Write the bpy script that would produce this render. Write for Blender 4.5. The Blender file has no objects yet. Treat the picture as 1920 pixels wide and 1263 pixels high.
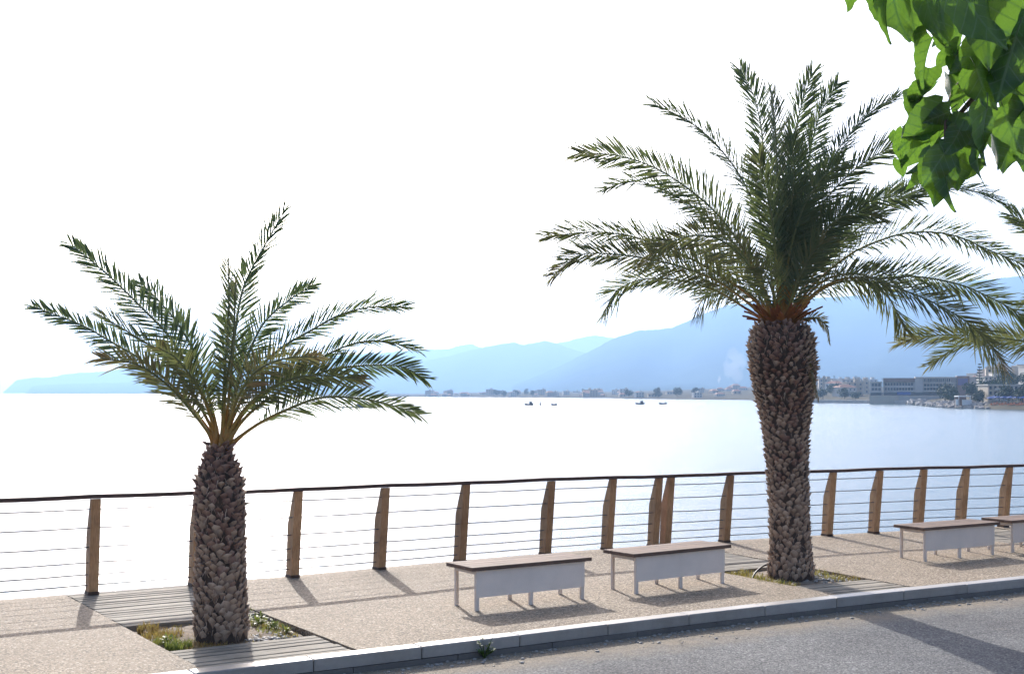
import bpy, math, random
import numpy as np
from mathutils import Vector, Matrix
R = math.radians
sc = bpy.context.scene
col = sc.collection
random.seed(7)

# ------------------------------------------------------------------ camera
FPX, CAMZ, HOR = 2400.0, 2.2, 735.5          # focal length in photo pixels, eye height over the promenade, horizon row
SEA_Z, ROAD_Z = -2.8, -0.148
cam = bpy.data.cameras.new('camera')
cam.sensor_width = 36.0
cam.lens = FPX / 1920 * 36
cam.shift_y = (HOR - 631.5) / 1920
cam.clip_start, cam.clip_end = 0.1, 80000
camo = bpy.data.objects.new('camera', cam)
camo.location = (0, 0, CAMZ)
camo.rotation_euler = (R(90), 0, 0)
col.objects.link(camo)
sc.camera = camo

# ------------------------------------------------------------------ light
SUN_EL, SUN_AZ = R(28.5), R(-14.5)           # azimuth from +Y, positive towards +X
w = bpy.data.worlds.new('World'); sc.world = w; w.use_nodes = True
nt = w.node_tree; nt.nodes.clear()
out = nt.nodes.new('ShaderNodeOutputWorld'); bg = nt.nodes.new('ShaderNodeBackground')
sky = nt.nodes.new('ShaderNodeTexSky'); sky.sky_type = 'NISHITA'; sky.sun_disc = False
sky.sun_elevation = SUN_EL; sky.sun_rotation = SUN_AZ
sky.altitude = 0; sky.air_density = 0.5; sky.dust_density = 2.5; sky.ozone_density = 0.0
bg.inputs[1].default_value = 0.15
nt.links.new(sky.outputs[0], bg.inputs[0]); nt.links.new(bg.outputs[0], out.inputs[0])
sl = bpy.data.lights.new('sun', 'SUN'); sl.energy = 2.8; sl.angle = R(0.53); sl.color = (1.0, 0.97, 0.93)
so = bpy.data.objects.new('sun', sl); col.objects.link(so)
sdir = Vector((math.sin(SUN_AZ) * math.cos(SUN_EL), math.cos(SUN_AZ) * math.cos(SUN_EL), math.sin(SUN_EL)))
so.rotation_euler = sdir.to_track_quat('Z', 'Y').to_euler()
vs = sc.view_settings
vs.view_transform = 'Standard'; vs.look = 'None'; vs.gamma = 1.0; vs.use_curve_mapping = False
vs.exposure = 1.32
sc.cycles.use_denoising = True
sc.cycles.max_bounces = 8
sc.cycles.transparent_max_bounces = 8
sc.cycles.sample_clamp_indirect = 6.0

# ------------------------------------------------------------------ helpers
def G(px, py, z=0.0):
    d = FPX * (CAMZ - z) / (py - HOR)
    return Vector(((px - 960) * d / FPX, d, z))
def W3(px, py, d):
    return Vector(((px - 960) * d / FPX, d, CAMZ + (HOR - py) * d / FPX))

class MB:
    def __init__(s): s.v = []; s.f = []; s.m = []; s.a = []
    def add(s, vs, fs, mi=0, at=0.0):
        o = len(s.v); s.v += [tuple(p) for p in vs]
        s.a += list(at) if hasattr(at, '__len__') else [at] * len(vs)
        for f in fs: s.f.append(tuple(i + o for i in f)); s.m.append(mi)
    def box(s, c, size, mi=0, mat=None, at=0.0):
        x, y, z = [q / 2 for q in size]
        vs = [Vector((sx * x, sy * y, sz * z)) for sz in (-1, 1) for sy in (-1, 1) for sx in (-1, 1)]
        if mat is not None: vs = [mat @ q for q in vs]
        c = Vector(c); vs = [q + c for q in vs]
        s.add(vs, [(0, 2, 3, 1), (4, 5, 7, 6), (0, 1, 5, 4), (2, 6, 7, 3), (0, 4, 6, 2), (1, 3, 7, 5)], mi, at)
    def bbox(s, c, size, b, mi=0, mat=None):
        # box with chamfered vertical and top edges
        x, y, z = [q / 2 for q in size]; c = Vector(c)
        def ring(zz, i): return [Vector(p) for p in ((-x + i, -y, zz), (x - i, -y, zz), (x, -y + i, zz), (x, y - i, zz), (x - i, y, zz), (-x + i, y, zz), (-x, y - i, zz), (-x, -y + i, zz))]
        def ins(zz): return [Vector(p) for p in ((-x + b, -y + b, zz), (x - b, -y + b, zz), (x - b, -y + b, zz), (x - b, y - b, zz), (x - b, y - b, zz), (-x + b, y - b, zz), (-x + b, y - b, zz), (-x + b, -y + b, zz))]
        r0, r1 = ring(-z, b), ring(z - b, b)
        tp = [Vector(p) for p in ((-x + b, -y + b, z), (x - b, -y + b, z), (x - b, y - b, z), (-x + b, y - b, z))]
        vs = r0 + r1 + tp
        if mat is not None: vs = [mat @ q for q in vs]
        fs = [tuple(range(7, -1, -1))]
        for i in range(8): j = (i + 1) % 8; fs.append((i, j, j + 8, i + 8))
        fs += [(8, 9, 17, 16), (9, 10, 17), (10, 11, 18, 17), (11, 12, 18), (12, 13, 19, 18), (13, 14, 19), (14, 15, 16, 19), (15, 8, 16), (16, 17, 18, 19)]
        s.add([q + c for q in vs], fs, mi)
    def tube(s, pts, rads, n=6, mi=0, at=0.0, cap=True):
        pts = [Vector(p) for p in pts]; o = len(s.v); k = len(pts)
        if not hasattr(rads, '__len__'): rads = [rads] * k
        ats = list(at) if hasattr(at, '__len__') else [at] * k
        up = None
        for i, p in enumerate(pts):
            t = (pts[min(i + 1, k - 1)] - pts[max(i - 1, 0)]).normalized()
            if up is None:
                up = Vector((0, 0, 1)) if abs(t.z) < .9 else Vector((1, 0, 0))
            a = t.cross(up).normalized(); b = a.cross(t).normalized(); up = b
            for j in range(n):
                th = 2 * math.pi * j / n
                s.v.append(tuple(p + (a * math.cos(th) + b * math.sin(th)) * rads[i])); s.a.append(ats[i])
        for i in range(k - 1):
            for j in range(n):
                q = (j + 1) % n
                s.f.append((o + i * n + j, o + i * n + q, o + (i + 1) * n + q, o + (i + 1) * n + j)); s.m.append(mi)
        if cap:
            s.f.append(tuple(o + j for j in range(n - 1, -1, -1))); s.m.append(mi)
            s.f.append(tuple(o + (k - 1) * n + j for j in range(n))); s.m.append(mi)
    def mesh(s, name, mats, smooth=False):
        me = bpy.data.meshes.new(name); me.from_pydata(s.v, [], s.f)
        for m in mats: me.materials.append(m)
        if len(mats) > 1: me.polygons.foreach_set('material_index', s.m)
        if any(s.a):
            at = me.attributes.new('tone', 'FLOAT', 'POINT'); at.data.foreach_set('value', s.a)
        if smooth: me.polygons.foreach_set('use_smooth', [True] * len(me.polygons))
        me.update(); return me
    def build(s, name, mats, parent=None, smooth=False):
        return link(name, s.mesh(name, mats if isinstance(mats, (list, tuple)) else [mats], smooth), parent)

def link(name, me, parent=None, mw=None):
    o = bpy.data.objects.new(name, me); col.objects.link(o)
    if parent is not None: o.parent = parent
    if mw is not None: o.matrix_basis = mw
    return o
def empty(name, loc=(0, 0, 0), rz=0.0):
    o = bpy.data.objects.new(name, None); col.objects.link(o); o.location = loc; o.rotation_euler = (0, 0, rz)
    o.empty_display_size = .2
    return o
def tag(o, label=None, cat=None, group=None, kind=None):
    if label: o['label'] = label
    if cat: o['category'] = cat
    if group: o['group'] = group
    if kind: o['kind'] = kind
    return o
def struct(o): o['kind'] = 'structure'; return o

# ------------------------------------------------------------------ materials
class NT:
    def __init__(s, name):
        s.mat = bpy.data.materials.new(name); s.mat.use_nodes = True; s.t = s.mat.node_tree
        s.t.nodes.clear(); s.out = s.n('ShaderNodeOutputMaterial')
    def n(s, ty, **kw):
        d = s.t.nodes.new(ty)
        for k, v in kw.items(): setattr(d, k, v)
        return d
    def l(s, a, b): s.t.links.new(a, b)
    def coord(s, kind='Object', scale=(1, 1, 1)):
        if kind == 'World': c = s.n('ShaderNodeNewGeometry').outputs['Position']
        else: c = s.n('ShaderNodeTexCoord').outputs[kind]
        m = s.n('ShaderNodeMapping'); m.inputs['Scale'].default_value = scale; s.l(c, m.inputs['Vector']); return m.outputs[0]
    def noise(s, vec, scale, detail=4, rough=.55):
        d = s.n('ShaderNodeTexNoise'); d.inputs['Scale'].default_value = scale; d.inputs['Detail'].default_value = detail
        d.inputs['Roughness'].default_value = rough; s.l(vec, d.inputs['Vector']); return d.outputs['Fac']
    def voro(s, vec, scale, feature='F1', outp='Distance'):
        d = s.n('ShaderNodeTexVoronoi', feature=feature); d.inputs['Scale'].default_value = scale; s.l(vec, d.inputs['Vector']); return d.outputs[outp]
    def ramp(s, fac, stops):
        d = s.n('ShaderNodeValToRGB'); e = d.color_ramp.elements
        while len(e) < len(stops): e.new(.5)
        for q, (p, c) in zip(e, stops): q.position = p; q.color = (*c, 1) if len(c) == 3 else c
        s.l(fac, d.inputs[0]); return d.outputs[0]
    def mix(s, a, b, fac, mode='MIX'):
        d = s.n('ShaderNodeMix', data_type='RGBA', blend_type=mode)
        for sock, v in ((d.inputs[0], fac), (d.inputs[6], a), (d.inputs[7], b)):
            if hasattr(v, 'node'): s.l(v, sock)
            else: sock.default_value = v if not hasattr(v, '__len__') else (*v, 1)
        return d.outputs[2]
    def math(s, op, a, b=0.0):
        d = s.n('ShaderNodeMath', operation=op)
        for sock, v in ((d.inputs[0], a), (d.inputs[1], b)):
            if hasattr(v, 'node'): s.l(v, sock)
            else: sock.default_value = v
        return d.outputs[0]
    def bump(s, h, strength=.5, dist=.01):
        d = s.n('ShaderNodeBump'); d.inputs['Strength'].default_value = strength; d.inputs['Distance'].default_value = dist
        s.l(h, d.inputs['Height']); return d.outputs[0]
    def attr(s, name): return s.n('ShaderNodeAttribute', attribute_name=name).outputs['Fac']
    def rnd(s): return s.n('ShaderNodeObjectInfo').outputs['Random']
    def pbsdf(s, colr, rough=.7, bump=None, metal=0.0, spec=.5):
        p = s.n('ShaderNodeBsdfPrincipled')
        for k, v in (('Base Color', colr), ('Roughness', rough), ('Metallic', metal), ('Specular IOR Level', spec)):
            if hasattr(v, 'node'): s.l(v, p.inputs[k])
            else: p.inputs[k].default_value = (*v, 1) if hasattr(v, '__len__') else v
        if bump is not None: s.l(bump, p.inputs['Normal'])
        return p
    def done(s, sh, disp=None): s.l(sh.outputs[0] if hasattr(sh, 'outputs') else sh, s.out.inputs[0]); return s.mat

def m_plain(name, c, rough=.7, var=.12, scale=3.0, metal=0.0, bumpd=0.0, spec=.4):
    t = NT(name); v = t.coord('Object'); f = t.noise(v, scale, 5)
    c2 = t.mix(tuple(q * (1 - var * 2) for q in c), tuple(min(1, q * (1 + var)) for q in c), f)
    r = t.rnd(); c3 = t.mix(c2, t.mix(c2, (.82, .8, .78), 1.0, 'MULTIPLY'), r)
    b = t.bump(t.noise(v, scale * 12, 4), .4, bumpd) if bumpd else None
    return t.done(t.pbsdf(c3, rough, b, metal, spec))

def m_pavement():
    t = NT('aggregate_paving'); v = t.coord('World')
    d = t.n('ShaderNodeTexVoronoi'); d.inputs['Scale'].default_value = 68; t.l(v, d.inputs['Vector'])
    sep = t.n('ShaderNodeSeparateColor'); t.l(d.outputs['Color'], sep.inputs[0])
    c = t.ramp(sep.outputs[0], [(0, (.09, .068, .045)), (.2, (.18, .138, .093)), (.55, (.245, .19, .13)), (.8, (.31, .246, .175)), (1, (.5, .43, .335))])
    big = t.noise(v, .8, 6, .65); c = t.mix(c, t.mix(c, (.84, .83, .82), 1.0, 'MULTIPLY'), t.ramp(big, [(.42, (0, 0, 0)), (.66, (1, 1, 1))]))
    st = t.noise(t.coord('World', (1, 1, 1)), 4.5, 5, .7); c = t.mix(c, t.mix(c, (.78, .75, .7), 1.0, 'MULTIPLY'), t.ramp(st, [(.55, (0, 0, 0)), (.8, (.7, .7, .7))]))
    h = t.math('SUBTRACT', 1.0, d.outputs['Distance'])
    return t.done(t.pbsdf(c, .82, t.bump(h, .5, .008), spec=.24))
def m_asphalt():
    t = NT('asphalt'); v = t.coord('World')
    d = t.n('ShaderNodeTexVoronoi'); d.inputs['Scale'].default_value = 70; t.l(v, d.inputs['Vector'])
    sep = t.n('ShaderNodeSeparateColor'); t.l(d.outputs['Color'], sep.inputs[0])
    c = t.ramp(sep.outputs[0], [(0, (.095, .095, .092)), (.5, (.165, .163, .157)), (.85, (.225, .221, .212)), (1, (.32, .312, .295))])
    big = t.noise(v, .55, 6, .6); c = t.mix(c, t.mix(c, (.66, .66, .68), 1.0, 'MULTIPLY'), t.ramp(big, [(.4, (0, 0, 0)), (.65, (1, 1, 1))]))
    # pale sand trodden into the surface
    sand = t.noise(t.coord('World', (.5, 1.1, 1)), 1.3, 6, .7); c = t.mix(c, (.3, .26, .2), t.ramp(sand, [(.6, (0, 0, 0)), (.78, (.75, .75, .75))]))
    gut = t.math('MULTIPLY', t.attr('tone'), t.math('ADD', t.noise(t.coord('World'), 1.7, 6, .7), t.math('MULTIPLY', t.noise(t.coord('World'), 7.0, 4, .7), .5)))
    c = t.mix(c, t.mix((.20, .165, .12), (.33, .28, .21), sep.outputs[1]), t.ramp(gut, [(.26, (0, 0, 0)), (.55, (.9, .9, .9))]))
    crk = t.voro(t.mix(v, t.n('ShaderNodeTexNoise').outputs['Color'], .08), .45, 'DISTANCE_TO_EDGE'); c = t.mix(c, (.03, .03, .03), t.ramp(crk, [(.0, (.35, .35, .35)), (.004, (0, 0, 0))]))
    h = t.math('SUBTRACT', 1.0, d.outputs['Distance'])
    return t.done(t.pbsdf(c, .85, t.bump(h, .7, .008), spec=.12))
def m_concrete(name, c, dirt=.5, rough=.8, spec=.3):
    t = NT(name); v = t.coord('World'); f = t.noise(v, 30, 5, .7); g = t.noise(v, 2.2, 6, .65)
    cc = t.mix(tuple(q * .8 for q in c), tuple(min(1, q * 1.12) for q in c), f)
    cc = t.mix(cc, t.mix(cc, (.55, .52, .48), 1.0, 'MULTIPLY'), t.ramp(g, [(.45, (0, 0, 0)), (.75, (dirt, dirt, dirt))]))
    cc = t.mix(cc, t.mix(cc, (.86, .85, .83), 1.0, 'MULTIPLY'), t.rnd())
    return t.done(t.pbsdf(cc, rough, t.bump(f, .5, .002), spec=spec))
def m_wood(name, c1, c2, axis=(1, 14, 14), rough=.65, sc_=6.0, bumpd=.002, var=.3):
    t = NT(name); tc = t.n('ShaderNodeTexCoord'); r = t.rnd()
    ad = t.n('ShaderNodeVectorMath', operation='ADD'); cb = t.n('ShaderNodeCombineXYZ')
    k = t.math('MULTIPLY', r, 37.0); t.l(k, cb.inputs[0]); t.l(k, cb.inputs[1])
    t.l(tc.outputs['Object'], ad.inputs[0]); t.l(cb.outputs[0], ad.inputs[1])
    m = t.n('ShaderNodeMapping'); m.inputs['Scale'].default_value = axis; t.l(ad.outputs[0], m.inputs['Vector'])
    f = t.noise(m.outputs[0], sc_, 6, .65); g = t.noise(ad.outputs[0], 2.5, 4)
    c = t.mix(c1, c2, t.ramp(f, [(.3, (0, 0, 0)), (.7, (1, 1, 1))]))
    c = t.mix(c, t.mix(c, (.6, .58, .55), 1.0, 'MULTIPLY'), t.ramp(g, [(.45, (0, 0, 0)), (.7, (.8, .8, .8))]))
    c = t.mix(c, t.mix(c, (1 - var, 1 - var, 1 - var), 1.0, 'MULTIPLY'), r)
    return t.done(t.pbsdf(c, rough, t.bump(f, .6, bumpd), spec=.35))
def m_sea():
    t = NT('sea_water'); v = t.coord('World')
    n1 = t.noise(t.coord('World', (.45, 1.0, 1)), 1.3, 6, .66); n2 = t.noise(t.coord('World', (.5, 1, 1)), .07, 4, .6)
    h = t.math('ADD', n1, t.math('MULTIPLY', n2, 3.0))
    b = t.bump(h, 1.0, .105)
    p = t.pbsdf((.075, .14, .165), .14, b, spec=.5); p.inputs['IOR'].default_value = 1.33
    return t.done(p)
def m_leaf(name, ramp, trans, tcol, rough=.45, tfac=.35):
    # thin leaf: diffuse, a waxy coat and light passing through; 'tone' runs from fresh green to dry
    t = NT(name); a = t.attr('tone'); r = t.rnd()
    nz = t.noise(t.coord('Object'), 9.0, 3)
    f = t.math('ADD', a, t.math('MULTIPLY', t.math('SUBTRACT', nz, .5), .35))
    c = t.ramp(f, ramp); c = t.mix(c, t.mix(c, (.75, .8, .7), 1.0, 'MULTIPLY'), r)
    p = t.pbsdf(c, rough, None, spec=.45)
    tr = t.n('ShaderNodeBsdfTranslucent'); t.l(t.mix(c, tcol, .55), tr.inputs[0])
    mx = t.n('ShaderNodeMixShader'); mx.inputs[0].default_value = tfac
    t.l(p.outputs[0], mx.inputs[1]); t.l(tr.outputs[0], mx.inputs[2])
    return t.done(mx)
def m_broadleaf():
    t = NT('mulberry_leaf'); uv = t.n('ShaderNodeUVMap'); s = t.n('ShaderNodeSeparateXYZ'); t.l(uv.outputs[0], s.inputs[0])
    ax = t.math('ABSOLUTE', s.outputs[0]); r = t.rnd()
    mid = t.math('LESS_THAN', ax, .018)
    k = t.math('FRACT', t.math('MULTIPLY', t.math('SUBTRACT', s.outputs[1], t.math('MULTIPLY', ax, .75)), 5.0))
    lat = t.math('LESS_THAN', k, .11)
    vein = t.math('MAXIMUM', mid, lat)
    nz = t.noise(t.coord('Object'), 40, 4)
    base = t.mix((.012, .036, .016), (.028, .075, .02), nz); base = t.mix(base, t.mix(base, (.6, .72, .6), 1.0, 'MULTIPLY'), r)
    c = t.mix(base, (.15, .22, .10), t.math('MULTIPLY', vein, .7))
    fold = t.bump(t.math('ADD', t.math('MULTIPLY', k, .4), t.math('MULTIPLY', nz, .3)), .5, .004)
    p = t.pbsdf(c, .36, fold, spec=.5)
    tr = t.n('ShaderNodeBsdfTranslucent'); t.l(t.mix((.17, .34, .035), (.085, .2, .02), vein), tr.inputs[0])
    mx = t.n('ShaderNodeMixShader'); mx.inputs[0].default_value = .36
    t.l(p.outputs[0], mx.inputs[1]); t.l(tr.outputs[0], mx.inputs[2])
    return t.done(mx)
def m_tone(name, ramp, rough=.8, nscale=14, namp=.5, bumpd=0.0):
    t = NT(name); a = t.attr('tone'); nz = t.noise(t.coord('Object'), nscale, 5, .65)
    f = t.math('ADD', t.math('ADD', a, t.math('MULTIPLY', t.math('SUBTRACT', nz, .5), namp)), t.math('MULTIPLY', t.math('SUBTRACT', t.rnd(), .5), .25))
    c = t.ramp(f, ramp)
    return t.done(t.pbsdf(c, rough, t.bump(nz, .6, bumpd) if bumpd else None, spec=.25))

M = {}
M['paving'] = m_pavement(); M['asphalt'] = m_asphalt(); M['sea'] = m_sea()
M['kerb'] = m_concrete('kerb_concrete', (.33, .305, .275), .6, .42, .8); M['wall'] = m_concrete('sea_wall_concrete', (.17, .155, .14))
M['deck'] = m_wood('weathered_decking', (.20, .175, .135), (.37, .325, .255), (1.2, 16, 16), .85)
M['post'] = m_wood('brown_post_timber', (.36, .185, .08), (.60, .35, .175), (14, 14, 1.4), .6)
M['rail'] = m_wood('dark_handrail_timber', (.05, .028, .022), (.11, .06, .045), (1, 12, 12), .6)
M['seat'] = m_wood('red_brown_seat_timber', (.12, .07, .046), (.22, .138, .095), (1, 14, 14), .75, var=.2)
M['steel'] = m_plain('cable_steel', (.13, .13, .135), .5, .1, 20, 0.0)
M['darkmetal'] = m_plain('dark_shoe_metal', (.10, .06, .04), .55, .2, 20, .4)
M['white'] = m_plain('white_painted_steel', (.84, .72, .61), .45, .1, 4)
M['soil'] = m_tone('dry_soil', [(0, (.10, .075, .05)), (.5, (.2, .155, .11)), (1, (.33, .28, .22))], .9, 22, .9, .01)
M['frond'] = m_leaf('palm_leaflet', [(0, (.055, .095, .042)), (.35, (.105, .128, .062)), (.7, (.20, .168, .08)), (1, (.28, .175, .095))], None, (.2, .26, .07), .5, .32)
M['rachis'] = m_tone('palm_rachis', [(0, (.36, .15, .03)), (.3, (.30, .19, .05)), (.65, (.16, .17, .06)), (1, (.12, .13, .06))], .5, 10, .2)
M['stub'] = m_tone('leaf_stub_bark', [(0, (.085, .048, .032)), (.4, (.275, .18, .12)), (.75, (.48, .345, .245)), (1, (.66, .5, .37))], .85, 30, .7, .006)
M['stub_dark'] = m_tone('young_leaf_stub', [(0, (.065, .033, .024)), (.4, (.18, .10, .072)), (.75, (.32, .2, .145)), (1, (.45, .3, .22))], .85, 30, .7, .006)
M['trunk'] = m_tone('palm_trunk_fibre', [(0, (.035, .022, .016)), (.5, (.08, .052, .036)), (1, (.15, .10, .07))], .95, 40, .8, .01)
M['sheath'] = m_tone('dry_leaf_sheath', [(0, (.12, .042, .022)), (.5, (.27, .10, .04)), (1, (.42, .20, .06))], .7, 18, .5)
M['mulberry'] = m_broadleaf()
M['twig'] = m_plain('mulberry_bark', (.13, .085, .06), .8, .25, 30, bumpd=.003)
M['grass'] = m_leaf('grass_blade', [(0, (.06, .13, .02)), (.4, (.16, .19, .04)), (.7, (.36, .25, .08)), (1, (.34, .17, .07))], None, (.3, .34, .06), .5, .35)
M['pebble'] = m_plain('pebble', (.42, .4, .37), .7, .3, 60)
M['hose'] = m_plain('black_rubber', (.015, .015, .016), .45, .1, 20)
M['hill'] = m_plain('scrub_hillside', (.06, .08, .055), .95, .35, .004, spec=0.0)
M['coast'] = m_plain('coast_earth', (.21, .195, .15), .95, .4, .05, spec=0.0)
M['tree'] = m_plain('far_foliage', (.05, .085, .03), .7, .35, .6)
M['bark'] = m_plain('far_bark', (.12, .09, .06), .9, .2, 4)

# ------------------------------------------------------------------ promenade curve
KN = [(-26, .5), (-20, 4.2), (-12, 9.3), (-8, 11.9), (-4.63, 14.08), (-2.63, 15.36), (-.69, 16.76), (1.33, 18.05), (3.14, 18.98), (4.87, 19.8), (6.5, 20.48), (9, 21.42), (13, 22.7), (20, 24.4), (30, 26.4), (45, 29)]
kx = np.array([p[0] for p in KN]); ky = np.array([p[1] for p in KN])
sl_ = np.gradient(ky, kx)
def Fy(x):
    i = int(np.clip(np.searchsorted(kx, x) - 1, 0, len(kx) - 2)); h = kx[i + 1] - kx[i]; t = (x - kx[i]) / h
    return ((2 * t**3 - 3 * t**2 + 1) * ky[i] + (t**3 - 2 * t**2 + t) * h * sl_[i] + (-2 * t**3 + 3 * t**2) * ky[i + 1] + (t**3 - t**2) * h * sl_[i + 1])
XS = np.linspace(-24, 43, 1400); YS = np.array([Fy(x) for x in XS])
_k = np.hanning(61); _k /= _k.sum(); YS = np.convolve(np.pad(YS, 30, mode='reflect', reflect_type='odd'), _k, mode='valid')
SS = np.concatenate([[0], np.cumsum(np.hypot(np.diff(XS), np.diff(YS)))]); SS -= np.interp(0, XS, SS)
def fpt(s): return Vector((np.interp(s, SS, XS), np.interp(s, SS, YS), 0))
def ftan(s): return (fpt(s + .6) - fpt(s - .6)).normalized()
def fnorm(s): t = ftan(s); return Vector((t.y, -t.x, 0))           # towards the road
def Wd(s): return 4.40 + .27 * math.exp(-((s - 1.6) / 4.2) ** 2)
def P(s, t, z=0.0): q = fpt(s) + fnorm(s) * t; q.z = z; return q
def inv(p):
    best = None
    for s in np.arange(-14, 24, .02):
        q = Vector((p[0], p[1], 0)) - fpt(s); a = abs(q.dot(ftan(s)))
        if best is None or a < best[0]: best = (a, s, q.dot(fnorm(s)))
    return best[1], best[2]
def ang(s): t = ftan(s); return math.atan2(t.y, t.x)

# ------------------------------------------------------------------ setting
def sheet(name, rows, mat, tones=None):
    m = MB(); k = len(rows[0]); vs = [p for r in rows for p in r]; tn = [t_ for t_ in tones for _ in range(k)] if tones else 0.0
    fs = [(i * k + j, i * k + j + 1, (i + 1) * k + j + 1, (i + 1) * k + j) for i in range(len(rows) - 1) for j in range(k - 1)]
    m.add(vs, fs, at=tn); return struct(m.build(name, mat))

KW = .175                                        # kerb width
m = MB()                                        # sea: finer near, out to the horizon
xs = [-12000, -6000, -1500, -300, -60, 0, 60, 300, 1500, 6000, 12000]; ys = [-200, 0, 60, 300, 1500, 6000, 11900]
m.add([(x, y, SEA_Z) for y in ys for x in xs], [(j * 11 + i, j * 11 + i + 1, j * 11 + i + 12, j * 11 + i + 11) for j in range(6) for i in range(10)])
struct(m.build('sea', M['sea']))

sr = np.arange(-22, 40.01, .5)
ROFF = (-.05, .12, .3, .55, .9, 1.5, 3, 9)
road = sheet('road', [[P(s, Wd(s) + KW + o_, ROAD_Z) for s in sr] for o_ in ROFF] + [ [Vector((p.x * 1.5 + 3, p.y - 40, ROAD_Z)) for p in [P(s, Wd(s) + 9) for s in sr]]], M['asphalt'], (1, .95, .75, .5, .3, .12, 0, 0, 0))
near = sheet('near_pavement', [[Vector((x, y, -.03)) for x in (-14, 16)] for y in (3.6, -6)], M['paving'])
m = MB(); m.box((1, 3.7, -.1), (30, .2, .15)); struct(m.build('near_kerb', M['kerb']))

# tree pits with timber decking across the promenade
PALMS = [Vector((-2.64, 11.62, 0)), Vector((3.36, 15.42, 0)), Vector((8.5, 17.3, 0))]
PITS = []
for q, (cx, cy) in zip(PALMS, ((-2.72, 11.86), (3.36, 15.46), (8.5, 17.35))):
    s, t = inv((cx, cy)); PITS.append((s, t))
PH = .67                                        # half side of a pit
edges = [-22.0]
for s, t in PITS: edges += [s - PH - .02, s + PH + .02]
edges.append(40.0)
pav = MB()
for a, b in zip(edges[0::2], edges[1::2]):      # slabs of paving between the decks, 12 cm thick
    n = max(2, int((b - a) / .4)); ss = np.linspace(a, b, n + 1); ts = [0.02, 1, 2, 3, 1.0]
    rows = [[P(s, .0 + (Wd(s) - .004) * k / 4) for s in ss] for k in range(5)]
    vs = [p for r in rows for p in r]; kk = n + 1
    fs = [(i * kk + j, (i + 1) * kk + j, (i + 1) * kk + j + 1, i * kk + j + 1) for i in range(4) for j in range(n)]
    pav.add(vs, fs)
    for r0, flip in (([r[0] for r in rows], 0), ([r[-1] for r in rows], 1)):
        v2 = r0 + [Vector((p.x, p.y, -.14)) for p in r0]
        pav.add(v2, [(j, j + 1, j + 6, j + 5) if flip else (j + 1, j, j + 5, j + 6) for j in range(4)])
struct(pav.build('promenade_pavement', M['paving']))
# sea wall under the edge
ss = np.arange(-22, 40, .5); m = MB(); k = len(ss)
prof = [(.0, -.012), (-.10, -.012), (-.10, -.25), (-.02, -.25), (-.02, -4.5)]
m.add([P(s, t, z) for t, z in prof for s in ss], [(i * k + j, i * k + j + 1, (i + 1) * k + j + 1, (i + 1) * k + j) for i in range(4) for j in range(k - 1)])
struct(m.build('sea_wall', M['wall']))

# kerb: two courses of stones, each its own piece
kerb = struct(empty('kerb'))
m = MB(); m.bbox((0, 0, -.05), (.992, KW, .10), .008); me_k = m.mesh('kerb_stone', [M['kerb']])
m = MB(); m.box((0, 0, 0), (.992, KW + .012, .085)); me_f = m.mesh('footing_stone', [M['wall']])
kp = [P(q, Wd(q) + KW / 2) for q in np.arange(-14, 23, .05)]
kl = np.concatenate([[0], np.cumsum([(kp[i + 1] - kp[i]).length for i in range(len(kp) - 1)])])
def kpt(l): return Vector((float(np.interp(l, kl, [p.x for p in kp])), float(np.interp(l, kl, [p.y for p in kp])), 0))
def stones(name, me, l0, z, jit):
    l = l0
    while l < kl[-1] - 1:
        a_, b_ = kpt(l), kpt(l + 1.0); c_ = (a_ + b_) / 2; c_.z = z + random.uniform(-jit, jit); d_ = b_ - a_
        link(name, me, kerb, Matrix.Translation(c_) @ Matrix.Rotation(math.atan2(d_.y, d_.x) + random.uniform(-jit, jit), 4, 'Z')); l += 1.0
stones('kerb_stone', me_k, 0, .006, .002); stones('footing_stone', me_f, .35, -.141, .0015)
# sand and grit gathered in the gutter
def blob(m, c, r, mi=0):
    ph = random.uniform(0, 6); vs = []
    for zz, rr in ((-.3, .8), (.25, .95), (.6, .5)):
        for j in range(5):
            th = ph + j * 1.2566; k = rr * r * random.uniform(.75, 1.2); vs.append((c[0] + math.cos(th) * k, c[1] + math.sin(th) * k, c[2] + zz * r * .8))
    fs = [(i * 5 + j, i * 5 + (j + 1) % 5, (i + 1) * 5 + (j + 1) % 5, (i + 1) * 5 + j) for i in (0, 1) for j in range(5)] + [tuple(range(10, 15))]
    m.add(vs, fs, mi)
m = MB()
for i in range(900):
    s = random.uniform(-8, 10); t = Wd(s) + KW + .02 + abs(random.gauss(0, .16)); blob(m, P(s, t, ROAD_Z + .003), random.choice((.006, .008, .01, .013, .022)))
g = m.build('gutter_grit', M['pebble']); tag(g, 'loose grit and small stones along the foot of the kerb', 'gravel', kind='stuff')

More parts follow.
